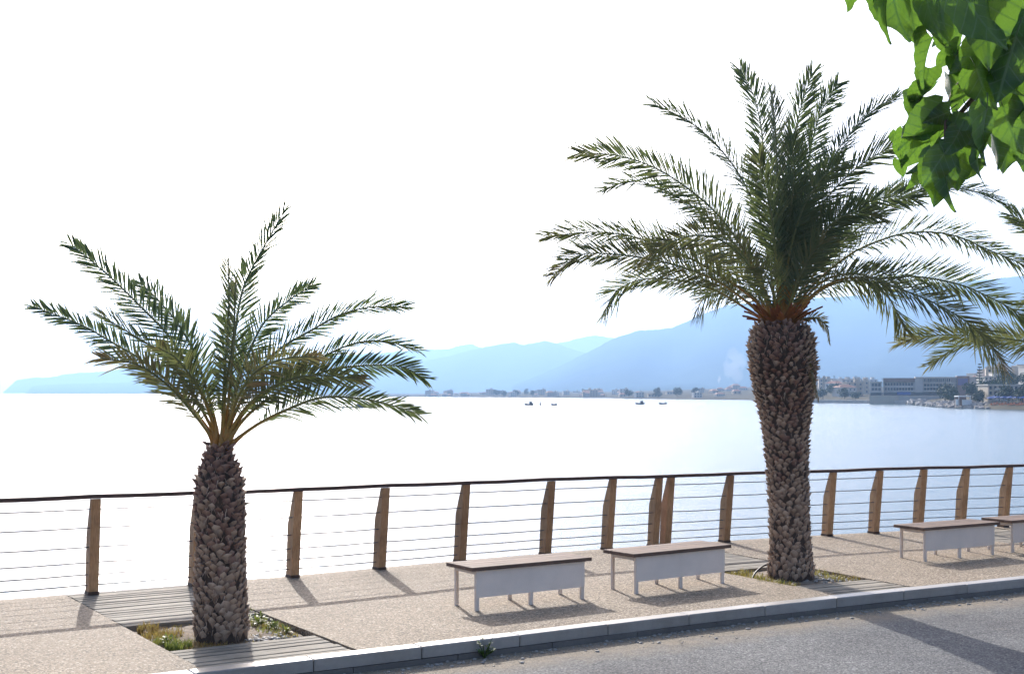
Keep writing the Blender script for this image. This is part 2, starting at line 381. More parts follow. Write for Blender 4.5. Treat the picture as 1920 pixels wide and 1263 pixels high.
# ------------------------------------------------------------------ decks and pits
plank_cache = {}
def plank_mesh(L, Wp):
    k = (round(L, 2), round(Wp, 3))
    if k not in plank_cache:
        m = MB(); m.bbox((0, 0, -.014), (L, Wp, .028), .004); plank_cache[k] = m.mesh('plank', [M['deck']])
    return plank_cache[k]
DECK_NAMES = ['young palm beside the railing at left', 'tall thick palm between the benches', 'palm at the far right edge']
for (s0, t0), nm in zip(PITS, DECK_NAMES):
    d = empty('tree_deck', P(s0, t0)); tag(d, 'weathered grey timber decking round the pit of the ' + nm, 'decking', 'timber decks round the palms')
    a = ang(s0); L = 2 * PH
    T, N = ftan(s0), fnorm(s0)
    def loc(x, y, z): return Matrix.Translation((T * x + N * y) + Vector((0, 0, z))) @ Matrix.Rotation(a, 4, 'Z')
    for y0, y1 in ((-t0 + .03, -PH), (PH, Wd(s0) - t0 - .01)):
        n = max(1, round((y1 - y0) / .118)); st = (y1 - y0) / n
        for i in range(n):
            o = link('plank', plank_mesh(L, st - .017), d, loc(random.uniform(-.006, .006), y0 + st * (i + .5), random.uniform(-.006, .002) - .004) @ Matrix.Rotation(random.uniform(-.004, .004), 4, 'Z'))
    for y in (-t0 + .2, -PH - .02, PH + .02, Wd(s0) - t0 - .15):
        m = MB(); m.box((0, 0, -.07), (L - .02, .045, .07)); o = link('bearer', m.mesh('bearer', [M['deck']]), d, loc(0, y, 0))
    m = MB(); n = 16; vs = []
    for j in range(n + 1):
        for i in range(n + 1):
            x = -PH + 2 * PH * i / n; y = -t0 + .05 + (Wd(s0) - .06) * j / n
            vs.append(T * x + N * y + Vector((0, 0, -.135 + random.uniform(0, .012))))
    m.add(vs, [(j * 17 + i, (j + 1) * 17 + i, (j + 1) * 17 + i + 1, j * 17 + i + 1) for j in range(n) for i in range(n)], at=.2)
    m.build('bed', M['soil'], d)
    # soil mounded in the pit
    soil = MB(); n = 22; vs = []; at = []
    for j in range(n + 1):
        for i in range(n + 1):
            x = -PH + .012 + (2 * PH - .024) * i / n; y = -PH + .03 + (2 * PH - .06) * j / n
            r = math.hypot(x, y); vs.append(P(s0, t0) + T * x + N * y + Vector((0, 0, -.055 + .035 * math.exp(-r * r * 4) + random.uniform(-.012, .012)))); at.append(random.uniform(.2, .8))
    soil.add(vs, [(j * (n + 1) + i, (j + 1) * (n + 1) + i, (j + 1) * (n + 1) + i + 1, j * (n + 1) + i + 1) for j in range(n) for i in range(n)], at=at)
    tag(soil.build('pit_soil', M['soil'], smooth=True), 'dry earth filling the pit of the ' + nm, 'soil', kind='stuff')

# ------------------------------------------------------------------ railings
def post_mesh():
    # profile across the railing (u: towards the road, z): tapered and leaning inwards, with a kink on the sea side
    pr = [(-.085, 0), (.055, 0), (.165, .985), (.115, .985), (-.035, .60)]
    m = MB(); th = .052; n = len(pr)
    vs = [Vector((-th, -u, z)) for u, z in pr] + [Vector((th, -u, z)) for u, z in pr]
    m.add(vs, [tuple(range(n)), tuple(range(2 * n - 1, n - 1, -1))] + [(i, i + n, (i + 1) % n + n, (i + 1) % n) for i in range(n)])
    return m.mesh('post', [M['post']])
me_post = post_mesh()
m = MB(); m.box((0, .012, .014), (.118, .155, .034)); me_shoe = m.mesh('shoe', [M['darkmetal']])
posts_px = [171, 365, 548, 711, 862, 1022, 1137, 1224]; posts_px2 = [1247, 1357, 1458, 1550, 1637, 1720, 1799, 1880]
def s_at_px(px):
    best = min(np.arange(-12, 20, .01), key=lambda s: abs(960 + FPX * (P(s, .08).x) / P(s, .08).y - px)); return float(best)
sA = [s_at_px(p) for p in posts_px]; sB = [s_at_px(p) for p in posts_px2]
while sA[0] > -9: sA.insert(0, sA[0] - 1.19)
while sB[-1] < 16: sB.append(sB[-1] + 1.0)
CABZ = (.88, .69, .49, .33, .205, .095)
def hs(s): return 1.0 + .06 * min(1.2, max(0, (3 - s) / 8))      # the railing stands a little taller towards the left
def lean(z): return -.02 + .16 * z / .985
for ss, lab in ((sA, 'brown post and steel cable railing running from the left edge to the double post'), (sB, 'brown post and steel cable railing running from the double post to the right edge')):
    rl = empty('railing', P(ss[0], 0)); tag(rl, lab, 'railing', 'railings along the sea edge')
    o0 = P(ss[0], 0)
    for s in ss:
        o = link('post', me_post, rl, Matrix.Translation(P(s, .10) - o0) @ Matrix.Rotation(ang(s) + random.uniform(-.02, .02), 4, 'Z') @ Matrix.Diagonal((1, 1, hs(s), 1)))
        link('shoe', me_shoe, o)
    jn = (sA[-1] + sB[0]) / 2; e0, e1 = (ss[0] - .06, jn - .002) if ss is sA else (jn + .002, ss[-1] + .06)
    st = np.arange(e0, e1 + .001, (e1 - e0) / max(8, int((e1 - e0) / .4)))
    hr = MB(); rows = []
    for s in st:
        wob = .004 * math.sin(s * 2.1) + .003 * math.sin(s * 5.3)
        c = P(s, .10 + .138) - o0; nn = fnorm(s)
        rows.append([c + nn * u + Vector((0, 0, z * hs(s) + wob)) for u, z in ((-.05, .987), (.05, .987), (.05, 1.022), (.042, 1.03), (-.042, 1.03), (-.05, 1.022))])
    k = len(rows)
    hr.add([p for r in rows for p in r], [(i * 6 + j, i * 6 + (j + 1) % 6, (i + 1) * 6 + (j + 1) % 6, (i + 1) * 6 + j) for i in range(k - 1) for j in range(6)] + [tuple(range(5, -1, -1)), tuple((k - 1) * 6 + j for j in range(6))])
    hr.build('handrail', M['rail'], rl)
    for z in CABZ:
        cb = MB(); pts = []
        for a, b in zip(ss[:-1], ss[1:]):
            for q in (0, .5): pts.append(P(a + (b - a) * q, .10 + lean(z), z * hs(a + (b - a) * q) - (.004 if q else 0)) - o0)
        pts.append(P(ss[-1], .10 + lean(z), z * hs(ss[-1])) - o0)
        cb.tube(pts, .0066, 5); cb.build('cable', M['steel'], rl, True)

# ------------------------------------------------------------------ benches
def bench(fl, rz, label):
    LB, DB, HB = 1.36, .44, .445
    b = empty('bench', fl, rz); tag(b, label, 'bench', 'benches along the promenade')
    tw = .52 / 4
    for i in range(4):
        m = MB(); m.bbox((LB / 2, -.04 + tw * (i + .5), HB - .019), (LB + .14, tw - .004, .038), .004); m.build('seat_plank', M['seat'], b)
    def leg(x, y, w_, d_):
        m = MB(); m.bbox((x, y, (HB - .04) / 2), (w_, d_, HB - .04), .004); m.build('leg', M['white'], b)
    for x in (.02, LB / 2, LB - .02):
        leg(x, .022, .045, .03); leg(x, DB - .022, .04, .03)
    m = MB(); m.bbox((LB / 2, .002, HB - .04 - .137), (LB, .006, .272), .001); m.build('front_panel', M['white'], b)
    for x in (.02, LB - .02, LB / 2):
        m = MB(); m.box((x, DB / 2, HB - .061), (.035, DB - .08, .04)); m.build('cross_rail', M['white'], b)
    m = MB(); m.box((LB / 2, DB - .022, HB - .058), (LB - .06, .026, .034)); m.build('back_rail', M['white'], b)
    return b
bench(G(893, 1145), R(33.5), 'white steel bench with brown wooden seat, nearest, left of the close pair')
bench(G(1193, 1113), R(36), 'white steel bench with brown wooden seat just left of the tall palm')
bench(G(1735, 1052), R(31), 'white steel bench with brown wooden seat right of the tall palm, wholly in view')
bench(G(1899, 1035), R(29.5), 'white steel bench with brown wooden seat cut off by the right edge')

# ------------------------------------------------------------------ palms
def stub_mesh(i):
    rr = random.Random(50 + i); j = lambda a: a * rr.uniform(.75, 1.25)
    w_, h_, p_ = .5, .5, 1.0
    B = (j(.05) - .05, .0, -h_); L_ = (-j(w_), 0, j(.08)); R_ = (j(w_), 0, j(.08))
    if i < 4: TL = (-j(.34), j(.6), j(.30)); TR = (j(.34), j(.6), j(.30)); T_ = (rr.uniform(-.16, .16), j(.95), j(.55))
    else: TL = (-j(.40), j(.75), j(.26)); TR = (j(.40), j(.8), j(.26)); T_ = (rr.uniform(-.2, .2), j(.78), j(.36))
    M_ = (rr.uniform(-.1, .1), j(.42), j(.02)); K = (0, -.35, .36)
    Q = (rr.uniform(-.1, .1), j(.2), -.28)
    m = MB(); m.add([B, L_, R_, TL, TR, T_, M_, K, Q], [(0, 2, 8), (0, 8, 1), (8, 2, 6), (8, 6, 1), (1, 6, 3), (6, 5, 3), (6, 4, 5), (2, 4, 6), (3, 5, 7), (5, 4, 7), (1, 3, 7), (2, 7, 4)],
                    at=[.15, .3, .3, .65, .65, .8, .5, .1, .35]); return m  # tone pale at the tip, dark at base and back: gap shade painted in
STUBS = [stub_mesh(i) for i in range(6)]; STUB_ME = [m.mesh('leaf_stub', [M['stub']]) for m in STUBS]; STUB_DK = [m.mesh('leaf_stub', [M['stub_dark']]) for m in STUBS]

def interp(prof, z): return float(np.interp(z, [p[0] for p in prof], [p[1] for p in prof]))
def path3(pts, n):
    # smooth resampling through the given points
    pts = [Vector(p) for p in pts]; q = [pts[0] * 2 - pts[1]] + pts + [pts[-1] * 2 - pts[-2]]; res = []
    for i in range(1, len(q) - 2):
        for k in range(12):
            t = k / 12; a, b, c, d = q[i - 1:i + 3]
            res.append(.5 * ((2 * b) + (c - a) * t + (2 * a - 5 * b + 4 * c - d) * t * t + (3 * b - a - 3 * c + d) * t**3))
    res.append(pts[-1])
    L = np.concatenate([[0], np.cumsum([(res[i + 1] - res[i]).length for i in range(len(res) - 1)])])
    out_ = []
    for u in np.linspace(0, L[-1], n):
        out_.append(Vector([float(np.interp(u, L, [p[k] for p in res])) for k in range(3)]))
    return out_, float(L[-1])

def frond(parent, origin, pts, lmax, tone, rng, axis, start=.22, v0=14, dens=.0160, rad=.016, kinked=0):
    """rachis through pts (world), leaflets set in a V along it"""
    n = 26; path, L = path3(pts, n)
    path = [p - origin for p in path]; ax = axis - origin
    rb = MB(); us = np.linspace(0, 1, n)
    rb.tube(path, [rad * (1 - .86 * u) + .0025 + .030 * max(0, 1 - u / .13) ** 1.3 * (lmax / .45) for u in us], 5, at=[min(1, .02 + u * 1.6) for u in us])
    fr = rb.build('frond', M['rachis'], parent, True)
    lf = MB(); k = max(12, int(L * (1 - start) / (dens if lmax > .36 else dens * 1.4))); twist = rng.choice((-1, 1)) * rng.uniform(.5, 1.15)
    def blade(tw):                                 # how squarely the blade shows to the promenade side
        pm = path[n // 2]; Tm = (path[n // 2 + 2] - path[n // 2 - 2]).normalized(); Nm = Vector((0, 0, .75)) + Vector((ax.x - pm.x, ax.y - pm.y, 0)).normalized() * .65; Nm = (Nm - Tm * Nm.dot(Tm)).normalized()
        return abs((Matrix.Rotation(tw, 3, Tm) @ Nm).dot((pm + origin - camo.location).normalized()))
    if blade(-twist) > blade(twist) and rng.random() < .85: twist = -twist
    for i in range(k + 1):
        u = start + (1 - start) * i / k; x = u * (n - 1); a = min(int(x), n - 2); fr_ = x - a
        p = path[a].lerp(path[a + 1], fr_); T = (path[min(a + 2, n - 1)] - path[max(a - 1, 0)]).normalized()
        inward = Vector((ax.x - p.x, ax.y - p.y, 0)); 
        if inward.length > 1e-4: inward.normalize()
        N = Vector((0, 0, 1)) * .75 + inward * .65; N = (N - T * N.dot(T))
        if N.length < .05: N = Vector((0, -1, 0)) - T * T.dot(Vector((0, -1, 0)))
        N.normalize(); N = Matrix.Rotation(twist * min(1, u * 3), 3, T) @ N; B = T.cross(N).normalized()
        w0 = (u - start) / (1 - start)
        ll = lmax * (.34 + .66 * math.sin(math.pi * min(1, .12 + w0 * .95) ** .8) if w0 < .75 else .34 + .62 * (1 - (w0 - .75) / .25 * .75))
        if w0 < .12: ll = lmax * (.25 + w0 * 4.5)
        for sd in (-1, 1):
            if rng.random() < .05: continue
            a0 = R(60 - 34 * w0 + rng.gauss(0, 6)); v = R(v0 + (rng.choice((-18, 0, 4, 20)) + rng.gauss(0, 6) if lmax > .36 else rng.choice((-10, 0, 8)) + rng.gauss(0, 5)))
            D = (T * math.cos(a0) + (B * sd * math.cos(v) + N * math.sin(v)) * math.sin(a0)).normalized()
            l_ = ll * rng.uniform(.82, 1.12); wd = (.0054 + .0026 * rng.random()) * ((lmax / .3) ** .5 if lmax > .36 else 1.35)
            S = D.cross(N).normalized(); Kd = S.cross(D).normalized()
            droop = Vector((0, 0, -1)) * l_ * .05 * rng.uniform(.2, 2.0)
            p0 = p + S * 0; q1 = p + D * l_ * .38 + droop * .15; q2 = p + D * l_ * .72 + droop * .5; tip = p + D * l_ + droop
            tn = min(1, max(0.0, tone + rng.gauss(0, .08) + (.25 if w0 > .9 and tone > .3 else 0)))
            lf.add([p0 + S * wd * .4, p0 - S * wd * .4, q1 + S * wd + Kd * wd * .5, q1, q1 - S * wd + Kd * wd * .5, q2 + S * wd * .75 + Kd * wd * .4, q2, q2 - S * wd * .75 + Kd * wd * .4, tip],
                   [(0, 3, 2), (0, 1, 3), (1, 4, 3), (2, 3, 6, 5), (3, 4, 7, 6), (5, 6, 8), (6, 7, 8)], at=[max(.001, tn)] * 8 + [min(1, tn + .15)])
    lf.build('leaflets', M['frond'], fr)
    return fr

def palm(base, ctop, rprof, nstub, stubsize, label, fronds, extra, lmax, seed, sheaths, singles=300):
    rng = random.Random(seed); t = empty('palm_tree', base); tag(t, label, 'palm tree', 'date palms on the promenade')
    H = ctop.z; lean_ = ctop - base
    def axis(z): u = max(0, z) / H; return Vector((lean_.x * u ** 1.2, lean_.y * u ** 1.2, z))
    tr = MB(); zs = np.linspace(-.12, H - .03, 34)
    k = 18
    for z in zs:
        r = max(.02, interp(rprof, z) - .02) * (1 if z < H else .7); c = axis(z)
        for j in range(k):
            th = 2 * math.pi * j / k; rr = r * (1 + rng.uniform(-.03, .03)); tr.v.append((c.x + rr * math.cos(th), c.y + rr * math.sin(th), z)); tr.a.append(rng.uniform(.2, .6))
    nz = len(zs)
    for i in range(nz - 1):
        for j in range(k): tr.f.append((i * k + j, i * k + (j + 1) % k, (i + 1) * k + (j + 1) % k, (i + 1) * k + j)); tr.m.append(0)
    tr.f.append(tuple((nz - 1) * k + j for j in range(k))); tr.m.append(0)
    trunk = tr.build('trunk', M['trunk'], t, True)
    # leaf stubs in a spiral; cumulative area so that they sit evenly
    zz = np.linspace(.02, H + .02, 200); cum = np.cumsum([interp(rprof, z) for z in zz]); cum = cum / cum[-1]
    items = []
    for i in range(nstub):
        z = float(np.interp((i + .5) / nstub, cum, zz)); th = i * 2.399963 + rng.uniform(-.10, .10); z += rng.uniform(-.008, .008)
        r = interp(rprof, z); c = axis(z); out_ = Vector((math.cos(th), math.sin(th), 0))
        slope = (interp(rprof, z + .05) - interp(rprof, z - .05)) / .1
        up = Vector((out_.x * slope, out_.y * slope, 1)).normalized(); tg = up.cross(out_).normalized() * -1
        u = z / H; sz = stubsize * math.exp(rng.gauss(0, .13))
        if rng.random() < .04: continue
        prot = (.032 + .012 * u ** 2) * rng.uniform(.5, 1.4) * (1.25 if u > .8 else 1); hgt = sz * (1.5 - .55 * u) * rng.uniform(.9, 1.2)
        tg = -up.cross(out_).normalized(); n2 = up.cross(tg).normalized()
        mt = Matrix((( -tg.x * sz, n2.x * prot, up.x * hgt, 0), (-tg.y * sz, n2.y * prot, up.y * hgt, 0), (-tg.z * sz, n2.z * prot, up.z * hgt, 0), (0, 0, 0, 1)))
        if n2.dot(out_) < 0: mt = Matrix(((tg.x * sz, -n2.x * prot, up.x * hgt, 0), (tg.y * sz, -n2.y * prot, up.y * hgt, 0), (tg.z * sz, -n2.z * prot, up.z * hgt, 0), (0, 0, 0, 1)))
        mt = Matrix.Translation(c + out_ * (r - .022)) @ mt @ Matrix.Rotation(rng.gauss(0, .16), 4, 'Y')
        view = (Vector((0, 0, 0)) - base); view.z = 0; view.normalize()
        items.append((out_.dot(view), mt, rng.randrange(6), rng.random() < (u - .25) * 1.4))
    items.sort(key=lambda q: -q[0]); rest = MB()
    for q, (dt, mt, vi, dk) in enumerate(items):
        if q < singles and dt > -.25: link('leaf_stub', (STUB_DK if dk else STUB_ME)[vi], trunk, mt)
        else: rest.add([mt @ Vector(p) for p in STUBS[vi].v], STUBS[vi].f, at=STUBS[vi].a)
    if rest.v: tag(rest.build('leaf_stubs', M['stub'], trunk), kind='stuff')
    fb = MB()                                      # loose fibres standing off the trunk
    for i in range(int(nstub * 2.2)):
        z = rng.uniform(.02, H + .03); th = rng.uniform(0, 6.283); D = Vector((math.cos(th), math.sin(th), 0)); c = axis(z) + D * (interp(rprof, z) - .01); S = Vector((-D.y, D.x, 0))
        e = c + D * rng.uniform(.015, .05) + Vector((0, 0, rng.uniform(-.10, .06))) + S * rng.uniform(-.04, .04); fb.add([c - S * .0035, c + S * .0035, e], [(0, 1, 2)], at=rng.uniform(.2, .9))
    tag(fb.build('fibres', M['stub'], trunk), kind='stuff')
    axp = base + axis(H)
    for pts, tone, dep in fronds:
        n = len(pts); P3 = []
        d0 = axp.y
        for i, (px, py) in enumerate(pts):
            u = i / (n - 1); P3.append(W3(px, py, d0 + dep * u ** 1.15 * (1 - .12 * u)))
        a0 = axp + Vector((0, 0, -.06)); dirv = (P3[1] - a0); dirv.z *= .3
        P3.insert(0, a0 + dirv.normalized() * .06)
        frond(t, base, P3, lmax * (rng.uniform(.92, 1.1) if tone < 1 else .3), tone, rng, axp)
    for az, el, ln, tone, drop in extra:
        D = Vector((math.sin(az), math.cos(az), 0)); a0 = axp + D * .06 + Vector((0, 0, -.06)); pts = []
        for u in (0, .2, .4, .6, .8, 1): pts.append(a0 + D * (math.cos(el) * ln * u + drop * u * u * .25) + Vector((0, 0, math.sin(el) * ln * u - drop * u * u)))
        frond(t, base, pts, lmax * rng.uniform(.9, 1.05), tone, rng, axp)
    for i in range(sheaths):                       # dry split leaf bases under the crown
        th = i * 2.4 + rng.uniform(-.3, .3); D = Vector((math.cos(th), math.sin(th), 0)); S = Vector((-D.y, D.x, 0)); m = MB(); ln = rng.uniform(.2, .3) * (1.7 if sheaths > 20 else .8); e = rng.uniform(.55, 1.3)
        rows = []
        for u in (0, .3, .6, .85, 1):
            c = axis(H) + D * (.10 + math.cos(e) * ln * u + .03 * u) + Vector((0, 0, -.05 + math.sin(e) * ln * u - .10 * u * u)); ww = .06 * (1 - u ** 1.3) + .003; up_ = Vector((0, 0, 1))
            rows += [c - S * ww + D * .012, c + D * .0 + Vector((0, 0, .012)), c + S * ww + D * .012, c + Vector((0, 0, -.012))]
        fs = [(a * 4 + b, a * 4 + (b + 1) % 4, (a + 1) * 4 + (b + 1) % 4, (a + 1) * 4 + b) for a in range(4) for b in range(4)]
        m.add(rows, fs, at=[max(.01, .9 - .16 * (i // 4) + rng.uniform(-.1, .1)) for i in range(20)]); m.build('leaf_sheath', M['sheath'], t)
    return t

def Z1(*q): return [(x / 2.2326, 360 + y / 2.2326) for x, y in q]
def Z5(*q): return [(1000 + x / 2.087, 100 + y / 2.087) for x, y in q]
def Z8(*q): return [(1640 + x / 3.714, 380 + y / 3.714) for x, y in q]
LF = [  # pixels of the rachis from the crown outwards, dryness, depth of the tip behind the crown
    (Z1((880, 1010), (800, 900), (700, 790), (590, 700), (480, 635), (340, 555), (145, 480)), .25, .5),
    (Z1((905, 990), (840, 830), (720, 620), (600, 490), (450, 345), (300, 220)), .2, .3),
    (Z1((900, 960), (830, 720), (770, 590), (680, 470), (590, 380)), .1, .8),
    (Z1((890, 1000), (780, 800), (680, 680), (560, 600), (420, 515)), .35, -.3),
    (Z1((880, 1020), (780, 890), (680, 790), (570, 720), (425, 695)), .75, -.9),
    (Z1((895, 990), (850, 860), (790, 760), (730, 690), (660, 650)), .55, -1.2),
    (Z1((930, 1000), (935, 850), (945, 680), (958, 480), (955, 300)), .45, -.5),
    (Z1((945, 980), (965, 780), (985, 580), (1010, 430), (1060, 310), (1190, 80)), .15, .4),
    (Z1((955, 970), (1010, 760), (1060, 630), (1110, 540), (1200, 460), (1305, 390)), .15, .9),
    (Z1((960, 980), (1070, 760), (1180, 650), (1300, 580), (1430, 510), (1560, 480), (1690, 480)), .08, .4),
    (Z1((970, 1000), (1060, 880), (1200, 780), (1350, 690), (1490, 630), (1620, 625), (1740, 660)), .25, .2),
    (Z1((975, 1010), (1040, 930), (1130, 860), (1250, 790), (1400, 740), (1540, 725), (1680, 730), (1775, 780)), .22, -.2),
    (Z1((985, 1040), (1080, 970), (1200, 910), (1340, 860), (1480, 860), (1600, 880), (1755, 930)), .3, -.5),
    (Z1((950, 1000), (1000, 850), (1080, 745), (1200, 695), (1330, 690)), .75, -1.2),
    (Z1((960, 1010), (1030, 900), (1130, 820), (1250, 775), (1370, 768), (1510, 785)), .55, -.9),
    (Z1((935, 990), (945, 820), (975, 620), (985, 390)), .5, -.8),
]
palm(PALMS[0], W3(411, 838, 11.62), [(-.2, .26), (0, .252), (.2, .246), (.45, .236), (.75, .226), (1.0, .228), (1.2, .236), (1.42, .212), (1.56, .168), (1.68, .122), (1.85, .09)],
     540, .080, 'young date palm with short stout trunk at left, railing behind it', LF, [(.3, 1.25, 1.3, .3, .2)], .285, 3, 0)
RF = [
    (Z5((945, 1040), (900, 910), (830, 780), (730, 640), (620, 540), (480, 450), (330, 400), (180, 390)), .4, -.3),
    (Z5((935, 1030), (860, 850), (740, 690), (640, 610), (520, 540), (400, 500), (280, 530)), .3, .8),
    (Z5((950, 1000), (905, 720), (850, 560), (790, 450), (700, 340), (600, 260), (470, 200)), .15, .3),
    (Z5((960, 980), (940, 700), (905, 420), (890, 280), (860, 160), (810, 65)), .2, .6),
    (Z5((965, 1000), (963, 700), (955, 500), (948, 320), (935, 160)), .3, -.7),
    (Z5((970, 1000), (978, 700), (995, 480), (1020, 330), (1050, 200), (1090, 80)), .18, .4),
    (Z5((980, 1000), (1030, 650), (1070, 450), (1095, 330), (1130, 220), (1190, 120)), .1, 1.0),
    (Z5((985, 1000), (1030, 760), (1090, 580), (1150, 450), (1220, 340), (1310, 240), (1425, 165)), .2, .3),
    (Z5((990, 1000), (1030, 800), (1100, 640), (1180, 530), (1290, 430), (1450, 340)), .35, -.5),
    (Z5((995, 1010), (1060, 860), (1150, 700), (1270, 600), (1400, 560), (1500, 570)), .3, -.9),
    (Z5((1000, 1020), (1110, 850), (1230, 720), (1350, 620), (1480, 545), (1600, 520), (1740, 545), (1860, 600)), .3, .7),
    ([*Z5((1000, 1030), (1100, 900), (1220, 800), (1310, 750)), (1699, 437), (1780, 439), (1855, 469), (1925, 500), (1985, 545)], .35, .2),
    ([*Z5((1005, 1035), (1110, 930), (1220, 880)), (1655, 522), (1713, 518), (1791, 531), (1845, 552), (1925, 596), (1970, 640)], .35, -.2),
    ([*Z5((1005, 1040), (1120, 900), (1260, 860)), (1686, 541), (1742, 563), (1801, 595), (1839, 628), (1869, 665), (1885, 692)], .6, -1.1),
    (Z5((1005, 1045), (1120, 930), (1230, 890), (1330, 900), (1400, 970), (1458, 1085)), .5, .5),
    (Z5((935, 1050), (860, 960), (720, 860), (590, 790), (450, 735), (330, 705), (200, 700), (60, 718)), .45, .2),
    (Z5((930, 1055), (820, 960), (700, 880), (560, 830), (430, 800), (300, 785), (180, 790), (80, 870)), .6, -.5),
    (Z5((925, 1060), (820, 990), (720, 930), (610, 895), (500, 880), (400, 890), (320, 935), (278, 1015)), .4, .5),
    (Z5((930, 1050), (860, 950), (790, 912), (720, 925), (670, 955), (638, 1005)), .6, .9),
    (Z5((945, 1030), (900, 930), (820, 800), (720, 725), (610, 715), (500, 760), (440, 815)), .7, -1.2),
    (Z5((960, 1010), (950, 800), (930, 620), (900, 500), (880, 410)), .35, -1.1),
    (Z5((975, 1010), (1000, 800), (1050, 620), (1120, 500), (1200, 430)), .3, -1.1),
    (Z5((970, 1010), (985, 760), (1010, 600), (1020, 460), (1010, 330)), .25, -.9),
    (Z5((985, 1020), (1060, 800), (1150, 680), (1260, 620), (1340, 640)), .35, -1.3),
    ([(1478, 612), (1494, 636), (1510, 668), (1524, 705), (1535, 748)], 1.0, -.55),
    ([(1500, 600), (1530, 596), (1550, 612), (1556, 640)], 1.0, -.3),
]
palm(PALMS[1], W3(1464, 606, 15.42), [(-.2, .31), (0, .30), (.12, .275), (.35, .252), (.75, .246), (1.3, .252), (1.65, .275), (1.95, .31), (2.2, .365), (2.5, .405), (2.8, .40), (2.98, .34), (3.1, .22), (3.3, .15)],
     1250, .074, 'tall thick-trunked date palm with full crown, between the benches', RF, [(.2, 1.2, 2.0, .25, .5), (-.6, 1.0, 2.1, .3, .7), (.9, 1.05, 2.2, .3, .7), (2.8, 1.15, 1.7, .4, .6), (-2.7, 1.0, 1.7, .45, .8)], .45, 4, 48)
d3 = 17.3
TF = [
    (Z8((2100, 880), (1900, 820), (1700, 850), (1400, 960), (1040, 960), (800, 930), (480, 920), (300, 935), (180, 975)), .6, -.4),
    (Z8((2080, 900), (1850, 900), (1600, 960), (1250, 1000), (1000, 960), (750, 960), (560, 1010), (390, 1130)), .45, .6),
    (Z8((2100, 860), (1900, 640), (1650, 480), (1400, 380), (1200, 250), (1080, 160), (950, 85)), .3, .3),
    (Z8((2100, 860), (1900, 700), (1700, 600), (1450, 560), (1200, 600), (1040, 700)), .35, -.4),
    (Z8((2100, 850), (2050, 600), (1950, 300), (1800, 60)), .2, .2),
    (Z8((2140, 850), (2300, 600), (2500, 450), (2800, 400)), .2, .2),
]
palm(PALMS[2], W3(2190, 628, d3), [(-.2, .31), (0, .30), (.35, .255), (1.3, .255), (1.95, .31), (2.5, .39), (2.8, .38), (2.95, .3), (3.3, .15)],
     500, .1, 'date palm beyond the right edge whose frond tips reach into view', TF, [(.5, 1.2, 2.0, .25, .5), (2.0, .6, 2.2, .4, .9), (1.2, .9, 2.2, .3, .7), (2.8, .8, 2.0, .4, .8)], .45, 5, 10, 0)

# ------------------------------------------------------------------ small plants and litter in the pits
def blades(m, c, n, spread, h, tone, rng, wd=.004):
    for i in range(n):
        a = rng.uniform(0, 6.283); r = spread * math.sqrt(rng.random()); p = c + Vector((math.cos(a) * r, math.sin(a) * r, 0)); b = rng.uniform(0, 6.283)
        D = Vector((math.cos(b), math.sin(b), 0)); hh = h * rng.uniform(.4, 1.2); S = Vector((-D.y, D.x, 0)) * wd; bend = rng.uniform(.1, .7)
        q = p + D * hh * bend * .3 + Vector((0, 0, hh * .6)); e = p + D * hh * bend + Vector((0, 0, hh * rng.uniform(.75, 1)))
        m.add([p - S, p + S, q + S * .8, q - S * .8, e], [(0, 1, 2, 3), (3, 2, 4)], at=max(.01, min(1, tone + rng.gauss(0, .12))))
def leafy(m, c, n, h, tone, rng):
    for i in range(n):
        b = rng.uniform(0, 6.283); D = Vector((math.cos(b), math.sin(b), 0)); hh = h * rng.uniform(.3, 1); p = c + D * hh * rng.uniform(.0, .6) + Vector((0, 0, hh * rng.uniform(.2, 1)))
        S = Vector((-D.y, D.x, 0)); l_ = rng.uniform(.012, .03); u = (D * rng.uniform(.3, 1) + Vector((0, 0, rng.uniform(-.2, 1)))).normalized()
        m.add([p, p + u * l_ + S * l_ * .5, p + u * l_ * 2, p + u * l_ - S * l_ * .5], [(0, 1, 2, 3)], at=max(.01, min(1, tone + rng.gauss(0, .12))))
rng = random.Random(21)
s0, t0 = PITS[0]; T, N = ftan(s0), fnorm(s0); C0 = P(s0, t0, -.055)
m = MB()
for x, y, n, sp, h, tn in ((-.55, .15, 260, .13, .12, .3), (-.5, .42, 320, .12, .15, .15), (-.45, -.2, 420, .2, .13, .9), (-.3, .5, 300, .2, .09, .8), (-.1, .5, 200, .25, .07, .85), (.55, -.1, 200, .12, .1, .6), (.4, .15, 160, .2, .06, .75), (-.25, .3, 260, .2, .07, .75), (-.35, .05, 160, .22, .07, .6), (-.5, -.5, 220, .1, .16, .85),
                           (.5, .1, 120, .16, .1, .3), (.45, -.35, 220, .16, .13, .35), (.5, .4, 120, .12, .07, .6), (.3, -.5, 120, .15, .12, .4), (0, .55, 80, .3, .04, .7), (.05, -.55, 80, .3, .08, .6)):
    blades(m, C0 + T * x + N * y, int(n * .9), sp, h * .68, min(1, tn + .15), rng)
for x, y, n, h, tn in ((.42, -.42, 120, .16, .35), (.5, -.25, 130, .12, .2), (.55, 0, 110, .1, .25), (.56, .28, 90, .09, .5), (-.52, .2, 90, .1, .25), (.35, -.5, 90, .2, .45)): leafy(m, C0 + T * x + N * y, n, h, tn, rng)
tag(m.build('pit_weeds', M['grass']), 'green and straw-coloured weeds at the foot of the young palm', 'grass', kind='stuff')
s1, t1 = PITS[1]; T1, N1 = ftan(s1), fnorm(s1); C1 = P(s1, t1, -.04)
m = MB()
for i in range(26): blades(m, C1 + T1 * rng.uniform(-.62, -.2) + N1 * rng.uniform(-.55, .6), 30, .12, .07, rng.choice((.6, .8, .9)), rng)
